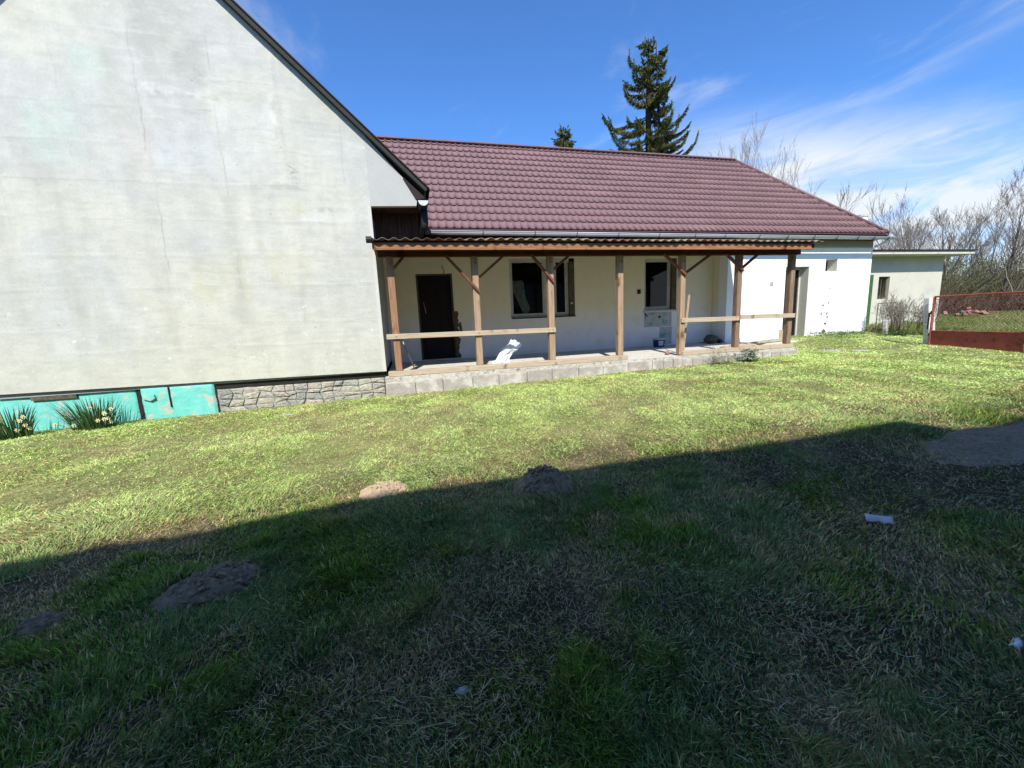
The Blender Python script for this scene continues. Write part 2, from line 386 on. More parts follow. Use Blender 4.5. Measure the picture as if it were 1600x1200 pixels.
def ground_part():
    xs = np.concatenate([np.linspace(-400, -60, 10), np.linspace(-50, -10, 25), np.arange(-9.5, 16, .07), np.linspace(16.5, 60, 70), np.linspace(70, 700, 16)])
    ys = np.concatenate([np.linspace(-300, -12, 10), np.linspace(-10, .3, 16), np.arange(.4, 13, .07), np.linspace(13.5, 60, 70), np.linspace(70, 900, 18)])
    X, Y = np.meshgrid(xs, ys); x = X.ravel(); y = Y.ravel(); z = gh(x, y)
    g, d, b = patchmaps(x, y)
    thatch = np.array([.085, .070, .034]); soil = np.array([.048, .036, .024]); gr = np.array([.05, .065, .02]); straw = np.array([.20, .165, .09])
    c = thatch * (1 - g[:, None]) + gr * g[:, None]
    c = c * (1 - .5 * d[:, None]) + straw * .5 * d[:, None]
    far = ss(9.5, 13, np.hypot(x, y))[:, None]; gv = fbm(x, y, .8, 5, 3)[:, None]
    c = c * (1 - far) + far * (np.array([.09, .12, .03]) * gv + np.array([.17, .16, .07]) * (1 - gv))
    sn_ = (.7 * ss(3.6, 5, y))[:, None]; c = c * (1 - sn_) + np.array([.25, .29, .10]) * sn_  # mown ground painted brighter in the sunlit part, kept dark in shade
    c = c * (1 - b[:, None]) + soil * b[:, None]
    c *= (.8 + .4 * vnoise(x, y, 9, 2))[:, None]
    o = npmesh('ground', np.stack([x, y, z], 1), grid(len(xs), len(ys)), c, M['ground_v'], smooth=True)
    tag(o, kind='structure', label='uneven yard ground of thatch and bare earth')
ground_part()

HILLS = [  # x, y, rx, ry, h, rot, label, material
    (-1.38, 2.72, .29, .20, .085, .5, 'broad crumbly molehill in the shade at left of the yard', 'soil'),
    (1.08, 3.36, .29, .24, .19, .1, 'rounded molehill standing on the edge of the long shadow', 'soil'),
    (-.39, 3.80, .21, .16, .085, .0, 'low pale sunlit molehill just beyond the shadow edge', 'pale_soil'),
    (-2.2, 2.62, .13, .09, .04, .0, 'small flat molehill near the left edge of the yard', 'soil'),
]
FOOT = [(-99, -.60, 8.45, 99), (-.60, 9.95, 8.42, 99), (9.9, 16.4, 11.0, 99), (16.3, 22, 12.2, 18)]


def blades(N, dmin, dmax, hmul, name, label, mode='grass', fan=132, mid=math.atan2(.2333, .9592)):
    """blades of grass as real triangles, denser near the viewer's side of the yard"""
    # radial distribution: area density ~ 1/d
    d = dmin + (dmax - dmin) * rng.random(N) ** (1.0 if mode == 'grass' else .8)
    a = mid + (rng.random(N) - .5) * math.radians(fan)
    x = np.sin(a) * d; y = np.cos(a) * d
    keep = y > .3
    for (x0, x1, y0, y1) in FOOT: keep &= ~((x > x0) & (x < x1) & (y > y0) & (y < y1))
    for h in HILLS:
        q = ((x - h[0]) / h[2]) ** 2 + ((y - h[1]) / h[3]) ** 2; keep &= ~((q < .8) & (rng.random(N) > .03))
    g, dr, b = patchmaps(x, y)
    if mode == 'grass': keep &= rng.random(N) < np.clip(.45 + .7 * g - .1 * dr, .2, 1) * (1 - .85 * b)
    x = x[keep]; y = y[keep]; d = d[keep]; g = g[keep]; dr = dr[keep]; b = b[keep]; n = len(x)
    z = gh(x, y)
    r = rng.random
    tuft = fbm(x, y, 4.5, 3, 61)
    if mode == 'grass':
        shade = 1 - ss(3.3, 4.0, y)
        L = (.018 + .034 * r(n) + .07 * g * shade * ss(.42, .7, tuft) * r(n) + .022 * g * tuft) * hmul
        w = np.maximum(.0016 + .0016 * r(n), d * .0011) * (1 + .25 * r(n))
        sun_ = ss(3.3, 4.4, y); lean = .35 + 1.0 * r(n) + sun_ * (.5 + 1.6 * r(n))
    else:
        L = .02 + .075 * r(n) ** 2; w = np.maximum(.0008 + .0010 * r(n), d * .00045); lean = 4.5 + 4 * r(n)
    az_ = r(n) * 2 * PI
    # mown swathes comb the blades the same way
    sw = fbm(x, y, .8, 2, 33) * 4 * PI; az_ = np.where(r(n) < .45, sw + (r(n) - .5) * 1.2, az_)
    dx, dy = np.cos(az_), np.sin(az_)
    fa = r(n) * PI; wx, wy = np.cos(fa) * w, np.sin(fa) * w
    up = 1 / np.sqrt(1 + lean ** 2); ho = lean * up
    z0 = z - .004
    if mode == 'grass':
        P0 = np.stack([x - wx, y - wy, z0], 1); P1 = np.stack([x + wx, y + wy, z0], 1)
        mx = x + dx * L * ho * .35; my = y + dy * L * ho * .35; mz = z0 + L * up * .62
        P2 = np.stack([mx + wx * .8, my + wy * .8, mz], 1); P3 = np.stack([mx - wx * .8, my - wy * .8, mz], 1)
        P4 = np.stack([x + dx * L * ho, y + dy * L * ho, z0 + L * up], 1)
        i = np.arange(n)[:, None] * 5
        V = np.stack([P0, P1, P2, P3, P4], 1).reshape(-1, 3); T = np.concatenate([i + [[0, 1, 2]], i + [[0, 2, 3]], i + [[3, 2, 4]]], 0); k = 5
        if dmin > 2: V = np.stack([P0, P1, P4], 1).reshape(-1, 3); T = np.arange(n * 3).reshape(-1, 3); k = 3
    else:
        wx = -dy * w; wy = dx * w; zz = z + .006 + .018 * r(n)
        P0 = np.stack([x - wx, y - wy, zz], 1); P1 = np.stack([x + wx, y + wy, zz], 1)
        P2 = np.stack([x + dx * L, y + dy * L, zz + L * (.3 * r(n) - .05)], 1)
        V = np.stack([P0, P1, P2], 1).reshape(-1, 3); T = np.arange(n * 3).reshape(-1, 3); k = 3
    # colour of each blade
    g1 = np.array([.035, .095, .010]); g2 = np.array([.27, .40, .06]); g3 = np.array([.20, .27, .125]); st = np.array([.66, .52, .27]); br = np.array([.30, .20, .085])
    u = r(n)[:, None]; cn = fbm(x, y, 1.1, 4, 88)[:, None]; q = ss(.4, .6, cn)
    c = g1 * (1 - u) + g2 * u; c = c * (1 - .55 * q) + g3 * .55 * q
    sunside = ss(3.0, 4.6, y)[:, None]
    c = c * (1 - .62 * sunside) + np.array([.74, .90, .31]) * .62 * sunside      # dry mown lawn tint, with sunlight brightness painted into the open part
    pd = np.clip(.20 + .45 * dr - .30 * g + .45 * b, .10, .92)
    if mode != 'grass': pd = np.ones(n)
    dryb = r(n) < pd; ub = r(n)[:, None]
    c = np.where(dryb[:, None], st * ub + br * (1 - ub), c)
    c = c * (.62 + 1.0 * r(n))[:, None] * (.70 + .55 * fbm(x, y, 11, 3, 15))[:, None]
    if mode != 'grass':
        c = np.where((r(n) < .25)[:, None], np.array([.68, .56, .33]), c)
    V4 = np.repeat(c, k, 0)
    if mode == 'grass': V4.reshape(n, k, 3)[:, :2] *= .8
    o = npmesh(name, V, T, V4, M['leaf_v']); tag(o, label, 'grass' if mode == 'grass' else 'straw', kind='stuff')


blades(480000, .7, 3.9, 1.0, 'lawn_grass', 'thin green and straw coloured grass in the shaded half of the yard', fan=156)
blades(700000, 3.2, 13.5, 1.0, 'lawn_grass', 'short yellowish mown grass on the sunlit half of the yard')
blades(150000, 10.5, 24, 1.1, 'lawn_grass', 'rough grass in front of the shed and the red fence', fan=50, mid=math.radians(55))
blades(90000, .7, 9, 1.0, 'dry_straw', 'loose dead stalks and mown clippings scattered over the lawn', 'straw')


def stalks_and_rosettes():
    r = random.Random(77); b = MB()
    for k in range(420):
        d = r.uniform(.9, 5.0) if k > 60 else r.uniform(.9, 3.2); a = math.atan2(.2333, .9592) + r.uniform(-1.0, 1.0); x, y = math.sin(a) * d, math.cos(a) * d
        if y > 5: continue
        L = r.uniform(.05, .13) if k > 70 else r.uniform(.12, .26); t = r.uniform(0, 6.28); cv = r.uniform(-1.2, 1.2); P = []; z = float(gh(x, y)) + r.uniform(.012, .035)
        for i in range(5): P.append((x, y, z)); x += math.cos(t) * L / 4; y += math.sin(t) * L / 4; z += r.uniform(-.006, .010); t += cv / 4
        c = r.choice([(.62, .52, .33), (.50, .40, .24), (.72, .64, .46), (.34, .25, .14)]); w = r.uniform(.0007, .0018)
        b.tube(P, [w, w, w, w * .8, w * .5], 3, False, col=c)
    o = b.build('dry_stalks', M['leaf_v']); tag(o, 'longer bent dead stalks lying in the shaded grass', 'stalks', kind='stuff')
    b = MB()
    for k in range(260):
        d = r.uniform(.9, 4.2); a = math.atan2(.2333, .9592) + r.uniform(-1.0, 1.0); x, y = math.sin(a) * d, math.cos(a) * d; z = float(gh(x, y)) + .008
        c0 = r.choice([(.06, .13, .03), (.09, .17, .04), (.05, .10, .025)]); s = r.uniform(.012, .032)
        for q in range(r.randint(4, 8)):
            t = r.uniform(0, 6.28); e = r.uniform(.1, .9); dv = Vector((math.cos(t) * math.cos(e), math.sin(t) * math.cos(e), math.sin(e))); sd2 = Vector((-math.sin(t), math.cos(t), 0)); p = Vector((x, y, z))
            w = s * r.uniform(.25, .45); c = tuple(v * r.uniform(.8, 1.3) for v in c0)
            b.add([p, p + dv * s * .5 + sd2 * w, p + dv * s * .95 + sd2 * w * .6, p + dv * s * 1.1 - Vector((0, 0, s * .15)), p + dv * s * .95 - sd2 * w * .6, p + dv * s * .5 - sd2 * w], [(0, 1, 2, 3), (0, 3, 4, 5)], c)
    o = b.build('broadleaf_weeds', M['leaf_v']); tag(o, 'small broad leaved weeds dotted through the shaded grass', 'weeds', kind='stuff')
stalks_and_rosettes()


def field_tufts():
    n = 60000
    d = 12 + 38 * rng.random(n) ** 1.3; a = np.radians(42 + 35 * rng.random(n)); x = np.sin(a) * d; y = np.cos(a) * d
    keep = (x > 15.8)
    for (x0, x1, y0, y1) in FOOT: keep &= ~((x > x0) & (x < x1) & (y > y0) & (y < y1))
    x = x[keep]; y = y[keep]; d = d[keep]; n = len(x); z = gh(x, y); r = rng.random
    L = .06 + .16 * r(n); w = d * .0009; az_ = r(n) * 6.3
    P0 = np.stack([x - w, y + w * .3, z], 1); P1 = np.stack([x + w, y - w * .3, z], 1); P2 = np.stack([x + np.cos(az_) * L * .6, y + np.sin(az_) * L * .6, z + L], 1)
    u = r(n)[:, None]; q = ss(.4, .62, fbm(x, y, .6, 4, 8))[:, None]
    c = np.array([.10, .15, .035]) * (1 - u) + np.array([.19, .21, .07]) * u; c = c * (1 - q * .6) + q * .6 * np.array([.28, .24, .13])
    o = npmesh('field_grass', np.stack([P0, P1, P2], 1).reshape(-1, 3), np.arange(3 * n).reshape(-1, 3), np.repeat(c, 3, 0), M['leaf_v'])
    tag(o, 'rough tufty grass of the field beyond the red fence', 'grass', kind='stuff')
field_tufts()

for (hx, hy, rx, ry, hh, rot, lab, mt) in HILLS:
    n = 84; u = np.linspace(-1.15, 1.15, n); A, B = np.meshgrid(u, u); A = A.ravel(); B = B.ravel()
    ang = np.arctan2(B, A); rr = np.hypot(A, B) * (1 + .16 * (vnoise(np.cos(ang) * 2, np.sin(ang) * 2, 1, hx) - .5) * 2)
    ca, sa = math.cos(rot), math.sin(rot)
    x = hx + A * rx * ca - B * ry * sa; y = hy + A * rx * sa + B * ry * ca
    prof = np.clip(1 - rr ** 2, -.25, 1)
    z = gh(x, y) + hh * prof * (.9 + .3 * (fbm(x, y, 9, 3, 4) - .5)) + .050 * (fbm(x, y, 20, 4, 7, .7) - .5) * ss(-.2, .1, prof) + .022 * np.floor(vnoise(x, y, 30, 3) * 3) / 3 * ss(-.1, .1, prof)
    o = npmesh('molehill', np.stack([x, y, z], 1), grid(n, n), None, M[mt], smooth=False)
    tag(o, lab, 'molehill', 'molehills on the lawn')
    pr_ = random.Random(int(hx * 100)); bm = bmesh.new()
    for k in range(150):
        a_ = pr_.uniform(0, 6.28); q_ = pr_.random() ** .5 * 1.05; X_ = hx + math.cos(a_) * q_ * rx * ca - math.sin(a_) * q_ * ry * sa; Y_ = hy + math.cos(a_) * q_ * rx * sa + math.sin(a_) * q_ * ry * ca
        Z_ = float(gh(X_, Y_)) + hh * max(0, 1 - q_ * q_); s_ = pr_.uniform(.005, .02) * (1 if pr_.random() < .8 else 1.5) * min(1, rx / .25)
        r_ = bmesh.ops.create_icosphere(bm, subdivisions=1, radius=s_, matrix=Matrix.Translation((X_, Y_, Z_ + s_ * .2)))
        for v in r_['verts']: v.co += Vector([pr_.uniform(-.35, .35) * s_ for _ in range(3)])
    me = bpy.data.meshes.new('clods'); bm.to_mesh(me); bm.free(); link('clods', me, M[mt], o)['kind'] = 'stuff'

# wide bare heap of earth at the right edge
def heap():
    nx, ny = 70, 44; X, Y = np.meshgrid(np.linspace(-1, 1, nx), np.linspace(-1, 1, ny)); A = X.ravel(); B = Y.ravel()
    x = 6.3 + A * 1.5; y = 2.62 + B * .42 + .05 * A; rr = np.hypot(A, B)
    z = gh(x, y) + .065 * np.clip(1 - rr ** 2 * (1.1 - .3 * fbm(x, y, 3, 2, 1)), -.3, 1) + .03 * (fbm(x, y, 14, 3, 7) - .5)
    o = npmesh('earth_heap', np.stack([x, y, z], 1), grid(nx, ny), None, M['soil'])
    tag(o, 'long low heap of bare grey-brown earth at the right edge, in shade', 'earth heap')
heap()

# ============================================================ LEFT HOUSE WITH THE BARE GABLE
GH_ = thing('gabled_house', 'pale house with a tall windowless plastered gable at left', 'house')
RL = lambda X: 5.55 - .95 * (X + 2.67)          # right roof line
RLL = lambda X: 5.28 + .95 * (X + 5.7)


def gable_wall():
    x0, x1 = -7.1, -.60; nx = 330; nz = 380
    xs = np.linspace(x0, x1, nx); zb = -.865 - .06 * (xs + 6.9) / 6.3
    zt = np.minimum(RL(xs), RLL(xs)); t = np.linspace(0, 1, nz)
    X = np.tile(xs, nz); Z = (zb[None] * (1 - t[:, None]) + zt[None] * t[:, None]).ravel()
    base = np.array([.60, .60, .565]); c = np.ones((len(X), 3)) * base
    def blend(m, col, k=1.):
        nonlocal c
        m = np.clip(m * k, 0, 1)[:, None]; c = c * (1 - m) + np.array(col) * m
    def rect(cx, cz, w, h, soft=.08, o=0):
        jx = .10 * (fbm(X, Z, 3, 3, o) - .5); jz = .10 * (fbm(X, Z, 3, 3, o + 9) - .5)
        return ss(w / 2 + soft, w / 2 - soft, np.abs(X - cx + jx)) * ss(h / 2 + soft, h / 2 - soft, np.abs(Z - cz + jz))
    low_n = fbm(X, Z, .6, 4, 3); mid = fbm(X, Z, 2.2, 4, 5); fine = fbm(X, Z, 14, 3, 8)
    blend(ss(.45, .7, low_n), (.60, .60, .57), .8); blend(ss(.55, .35, low_n), (.70, .68, .57), .6)
    blend(ss(.5, .75, mid), (.58, .57, .53), .45)
    blend(ss(1.3, -.8, Z), (.66, .655, .53), .55)                       # yellower towards the bottom coat
    blend(ss(.2, .5, fbm(X, Z * 0 + 3, 1.2, 3, 71)) * 0, base)
    # trowelled board fields
    for cx, cz, w, h, col, k in ((-3.57, 4.85, 1.0, 1.3, (.49, .50, .46), .8), (-2.55, 3.3, .95, 1.35, (.68, .685, .66), .55), (-4.75, 4.4, .5, .45, (.58, .72, .63), .7),
                                 (-5.4, 3.35, .72, 1.0, (.55, .67, .60), .55), (-4.95, 3.8, .45, .6, (.56, .67, .60), .45), (-1.45, 3.55, .9, .5, (.54, .55, .50), .5), (-1.45, 4.05, .6, .45, (.55, .55, .50), .4),
                                 (-3.3, 1.0, .95, .9, (.64, .62, .45), .55), (-2.15, 1.1, .8, .7, (.64, .62, .44), .5), (-2.0, 2.25, .5, .25, (.66, .64, .44), .6), (-1.15, 3.95, .25, .6, (.64, .60, .40), .4),
                                 (-5.9, 2.75, .9, .35, (.55, .54, .52), .5), (-4.2, 3.1, .5, 1.0, (.68, .62, .55), .4), (-5.5, .7, 1.2, 2.2, (.63, .64, .64), .5), (-3.6, 3.15, .9, .7, (.70, .72, .73), .5), (-1.2, 2.1, 1.3, .18, (.76, .76, .72), .5)):
        blend(rect(cx, cz, w, h, .09, cx * 3) * (.45 + .9 * ss(.3, .7, fbm(X, Z, 4, 4, cx))), col, k * .8)
    # rain streaks below the seams
    for sx, zt_, zb_, w, k in ((-5.58, 2.9, -.5, .13, .55), (-5.25, 2.7, -.8, .1, .35), (-4.25, 1.9, -.7, .12, .35), (-3.05, 2.7, .1, .11, .55), (-3.0, .6, -.8, .16, .3), (-2.0, 1.6, -.2, .07, .35), (-6.3, 3.2, .0, .15, .3), (-4.45, 4.9, 3.3, .15, .35), (-1.3, 2.4, -.4, .08, .2)):
        mm = np.exp(-((X - sx + .05 * (fbm(X * 0, Z, 2, 3, sx) - .5) * 2) / w) ** 2) * ss(zt_, zt_ - .4, Z) * ss(zb_, zb_ + .6, Z) * (.5 + .7 * fbm(X * 8, Z * .7, 1, 3, sx))
        blend(mm, (.46, .46, .37), k * .9)
    H = .0035 * (low_n - .5) + .004 * (mid - .5)
    # board seams: hairline cracks, slightly wandering
    for sx, zt_, zb_, k in ((-4.13, 7, 1.0, .9), (-3.03, 6, .4, .8), (-2.02, 4.9, 2.6, .9), (-1.02, 3.9, 2.55, .5), (-5.2, 6, 2.7, .35), (-2.02, 1.6, .0, .35), (-6.2, 4, 1, .25)):
        wv = sx + .035 * (fbm(X * 0, Z, 3.5, 3, sx * 2) - .5) * 2; dd = np.abs(X - wv)
        mm = ss(.014, .004, dd) * ss(zt_, zt_ - .2, Z) * ss(zb_, zb_ + .3, Z) * ss(.3, .55, vnoise(X * 0, Z, 2.2, sx))
        blend(mm, (.36, .35, .31), k * .65); H -= .004 * mm
        H += .003 * ss(.06, .0, dd) * ss(zb_, zb_ + .3, Z)
    for sz, xa, xb, k in ((3.80, -7, -4.0, .5), (3.22, -7, -4.1, .6), (2.62, -7, -1.7, .8), (4.9, -5, -2, .3), (2.0, -6.6, -1, .3), (1.4, -7, -.6, .22), (.85, -7, -.6, .25), (.15, -7, -.6, .35), (-.25, -5.9, -1, .4), (4.3, -3.2, -2.0, .5), (3.2, -2.0, -1.0, .5), (3.75, -1.9, -1.1, .4), (3.82, -3.9, -3.0, .6)):
        wv = sz + .02 * (fbm(X, Z * 0, 1.8, 3, sz * 2) - .5) * 2; dd = np.abs(Z - wv)
        mm = ss(.013, .003, dd) * ss(xa, xa + .15, X) * ss(xb, xb - .15, X) * ss(.30, .55, vnoise(X, Z * 0, 1.7, sz))
        blend(mm, (.42, .41, .37), k * .8); H -= .003 * mm; H += .0025 * ss(.05, 0, dd) * ss(xa, xa + .2, X) * ss(xb, xb - .2, X)
    # ragged filler edges with relief near the middle
    for cx, cz, w, h in ((-3.5, 4.02, 1.1, .10), (-2.1, 3.9, .12, .5), (-2.05, 2.65, .5, .14), (-1.3, 2.25, .6, .10), (-3.95, 4.1, .25, .15)):
        m = rect(cx, cz, w, h, .04, cz * 5); rg = fbm(X, Z, 9, 4, cz)
        blend(m * ss(.45, .7, rg), (.45, .44, .38), .5); blend(m * ss(.5, .3, rg), (.76, .75, .70), .6); H += .007 * m * rg
    # white filler dots over the anchors, dark pits
    pr = np.random.default_rng(5)
    for k in range(46):
        cx = pr.uniform(-6.9, -.8); cz = pr.choice([.45, .0, -.05, -.45, -.5, -.62]) + pr.normal(0, .05); r_ = pr.uniform(.018, .045)
        dd = np.hypot(X - cx, (Z - cz) * 1.1) * (1 + .5 * (fine - .5)); blend(ss(r_, r_ * .35, dd), (.80, .80, .78), pr.uniform(.35, .9))
    for k in range(170):
        cx = pr.uniform(-7, -.7); cz = pr.uniform(-.8, 1.3) if k < 95 else pr.uniform(1.3, 4.5); r_ = pr.uniform(.006, .016)
        dd = np.hypot(X - cx, (Z - cz) * pr.uniform(1, 2)); blend(ss(r_ * 1.4, r_ * .3, dd), (.24, .23, .20), pr.uniform(.3, .9))
    # a hand-scratched mark
    for a0, b0, a1, b1 in ((-1.98, 2.98, -1.86, 2.92), (-1.86, 2.92, -1.95, 2.85), (-1.95, 2.85, -1.83, 2.88), (-1.93, 2.80, -1.91, 2.74), (-1.88, 2.80, -1.87, 2.75)):
        px, pz = X - a0, Z - b0; vx, vz = a1 - a0, b1 - b0; tt = np.clip((px * vx + pz * vz) / (vx * vx + vz * vz), 0, 1)
        blend(ss(.014, .005, np.hypot(px - tt * vx, pz - tt * vz)), (.33, .32, .30), .8)
    blend(ss(.04, 0, Z - (-.9)) * ss(.4, .6, fine), (.45, .44, .36), .5)
    c *= (.97 + .06 * fine)[:, None]; blot = fbm(X, Z, 5.5, 4, 91); blend(ss(.50, .72, blot), (.53, .54, .51), .32); blend(ss(.46, .28, blot), (.66, .66, .62), .3); tw = fbm(X * .5 + Z * .15, Z * 2.2, 9, 4, 131); blend(ss(.55, .75, tw), (.50, .505, .47), .30); blend(ss(.42, .25, tw), (.70, .70, .66), .35)
    c *= (.93 + .14 * fbm(X * 1.0, Z * .25, 7, 3, 92))[:, None]; c *= np.array([.765, .77, .75])
    Y = 8.5 - H
    Y[np.abs(X - x1) < .012] = 8.5
    o = npmesh('wall', np.stack([X, Y, Z], 1), grid(nx, nz), c, M['plaster_v'], GH_, smooth=True)
    o['label'] = 'windowless gable wall with patched pale plaster, streaks and seams'
gable_wall()
# eave return of the gable (plastered), edge thickness of the facade coat
b = MB()
pts = [(-.60, 2.31), (.27, 2.335), (.29, 2.44), (.22, 2.62), (.10, 2.80), (-.60, RL(-.60))]
b.prism(pts, 8.497, 8.62)
vs = b.v; b.c = [(.41, .415, .39)] * len(vs)
b.build('eave_return', M['plaster_v'], GH_)
b = MB().box(-.66, -.597, 8.497, 8.60, -.925, 2.31); b.c = [(.52, .52, .46)] * len(b.v); b.build('corner_edge', M['plaster_v'], GH_)
b = MB().box(-7.0, -.64, 8.56, 17.0, -.95, 2.3); b.build('side_wall', M['side_plaster'], GH_)
b = MB(); b.prism([(-6.98, 2.3), (-.68, 2.3), (-.68, RL(-.68) - .2), (-4.04, 6.45), (-6.98, RLL(-6.98) - .2)], 8.62, 8.8); b.build('gable_core', M['side_plaster'], GH_)
# roof slabs
AX = -4.043; AZ = RL(AX)
def roof_slab(xa, za, xb, zb, y0, y1, t, lift):
    b = MB(); d = Vector((xb - xa, 0, zb - za)).normalized(); n = Vector((-d.z, 0, d.x)); n = n if n.z > 0 else -n
    p = [Vector((xa, 0, za)) + n * lift, Vector((xb, 0, zb)) + n * lift, Vector((xb, 0, zb)) + n * (lift + t), Vector((xa, 0, za)) + n * (lift + t)]
    return b.prism([(q.x, q.z) for q in p], y0, y1)
roof_slab(.44, RL(.44), AX, AZ, 8.47, 17.4, .05, .012).build('roof_slope', M['roofing'], GH_)
roof_slab(-8.45, RLL(-8.45), AX, AZ, 8.47, 17.4, .05, .012).build('roof_slope', M['roofing'], GH_)
roof_slab(.46, RL(.46), AX, AZ, 8.36, 8.468, .075, .0).build('barge_board', M['barge'], GH_)
roof_slab(-8.47, RLL(-8.47), AX, AZ, 8.36, 8.468, .075, .0).build('barge_board', M['barge'], GH_)
roof_slab(.485, RL(.485), AX, AZ + .005, 8.33, 17.4, .018, .077).build('roof_edge_trim', M['dark_metal'], GH_)
# dark triangle of eave soffit between plaster and trim, right end
MB().prism([(.05, 2.83), (.27, 2.45), (.47, 2.48), (.06, 2.86)], 8.48, 8.62).build('eave_soffit', M['dark_metal'], GH_)
# closing boards below the eave
for k in range(6):
    x = -.60 + k * .152
    MB().box(x + .003, x + .148, 9.0 + .012 * (k % 2), 9.03 + .012 * (k % 2), 1.60, 2.33 - .0 * k).build('board', M['plank'], GH_)
MB().box(-.60, .30, 8.62, 9.0, 2.315, 2.335).build('soffit_board', M['plank'], GH_)
MB().box(-.62, .30, 9.0, 9.12, 1.655, 1.70).build('board_ledger', M['plank'], GH_)
# gutter along the eave, its half-round end faces the yard
def half_gutter(p0, p1, r, t=.006, up=(0, 0, 1), n=12):
    p0 = Vector(p0); p1 = Vector(p1); d = (p1 - p0).normalized(); upv = Vector(up); s = d.cross(upv).normalized(); b = MB(); vs = []
    for p in (p0, p1):
        for rr in (r, r - t):
            for k in range(n + 1):
                a = PI * k / n; vs.append(p + s * (math.cos(a) * rr) - upv * (math.sin(a) * rr))
    m = n + 1; fs = []
    for k in range(n): fs += [(k, k + 1, k + 1 + 2 * m, k + 2 * m), (m + k, 3 * m + k, 3 * m + k + 1, m + k + 1), (k, m + k, m + k + 1, k + 1), (2 * m + k, 2 * m + k + 1, 3 * m + k + 1, 3 * m + k)]
    fs += [(0, 2 * m, 3 * m, m), (n, m + n, 3 * m + n, 2 * m + n)]
    return b.add(vs, fs)
def disc_end(p, r, axis, th=.008, n=12):
    b = MB(); pts_ = [(math.cos(PI + PI * k / n) * r, math.sin(PI + PI * k / n) * r) for k in range(n + 1)]
    if axis == 'y': return b.prism([(p[0] + a, p[2] + c) for a, c in pts_], p[1] - th, p[1])
    vs = [(p[0] - th, p[1] + a, p[2] + c) for a, c in pts_] + [(p[0], p[1] + a, p[2] + c) for a, c in pts_]; m = len(pts_)
    return b.add(vs, [tuple(range(m)), tuple(range(2 * m - 1, m - 1, -1))] + [(i, i + m, (i + 1) % m + m, (i + 1) % m) for i in range(m)])
gut = half_gutter((.40, 8.30, 2.385), (.40, 17, 2.385), .095).build('gutter', M['pipe_dark'], GH_, smooth=True)
ge = disc_end((.40, 8.30, 2.385), .097, 'y').build('gutter_end', M['light_plastic'], GH_)
MB().tube([(.40, 8.75, 2.31), (.40, 8.75, 2.18), (.36, 8.85, 2.0), (.30, 9.2, 1.75), (.26, 9.5, 1.6)], .055, 10).build('downpipe', M['pipe_dark'], GH_, smooth=True)
MB().tube([(.42, 8.62, 2.29), (.42, 8.62, 2.02), (.38, 8.66, 1.90)], .07, 10).build('downpipe_hopper', M['pipe_dark'], GH_, smooth=True)

# plinth
b = MB().box(-7.05, -.62, 8.63, 8.9, -1.75, -.93); b.build('plinth_core', M['rough_concrete'], GH_)
def relief_slab(xa, xb, z0, z1, y, amp, nx, nz, col, m, name, seed, zslope=0):
    X, Z = np.meshgrid(np.linspace(xa, xb, nx), np.linspace(z0, z1, nz)); X = X.ravel(); Z = Z.ravel()
    n1 = fbm(X, Z, 3.2, 4, seed); n2 = fbm(X, Z, 12, 3, seed + 3)
    edge = np.minimum.reduce([ss(0, .035, X - xa), ss(0, .035, xb - X), ss(0, .03, z1 - Z)])
    Y = y - amp * (n1 - .5) * 2 - amp * .3 * (n2 - .5) - .03 * edge + .03
    X = X + (.02 * (n2 - .5)) * (edge < .5)
    return npmesh(name, np.stack([X, Y, Z], 1), grid(nx, nz), None if col is None else np.tile(col, (len(X), 1)) * (.8 + .4 * n1[:, None]), m, GH_)
relief_slab(-7.05, -5.03, -1.65, -.915, 8.60, .012, 60, 24, None, M['turq'], 'plinth_panel', 2)
relief_slab(-4.94, -3.76, -1.62, -.93, 8.54, .014, 60, 30, None, M['turq'], 'plinth_panel', 9)['label'] = 'projecting turquoise block with chipped corners'
relief_slab(-3.74, -.64, -1.62, -1.05, 8.60, .03, 130, 30, np.array([.30, .285, .24]), M['stone_v'], 'plinth_mortar', 14)
# chip marks on the turquoise block
MB().prism([(-4.90, -1.12), (-4.78, -1.17), (-4.70, -1.13), (-4.71, -1.06)], 8.492, 8.56).build('chip', M['turq'], GH_)
MB().box(-4.487, -4.475, 8.508, 8.54, -1.32, -.935).build('crack', M['pipe_dark'], GH_)
MB().box(-5.03, -4.945, 8.595, 8.66, -1.6, -.92).build('gap', M['pipe_dark'], GH_)
MB().box(-6.55, -5.9, 8.565, 8.63, -1.02, -.925).build('exposed_board', M['jamb'], GH_)
MB().box(-3.74, -.6, 8.59, 8.64, -1.05, -.93).build('gap_strip', M['pipe_dark'], GH_)
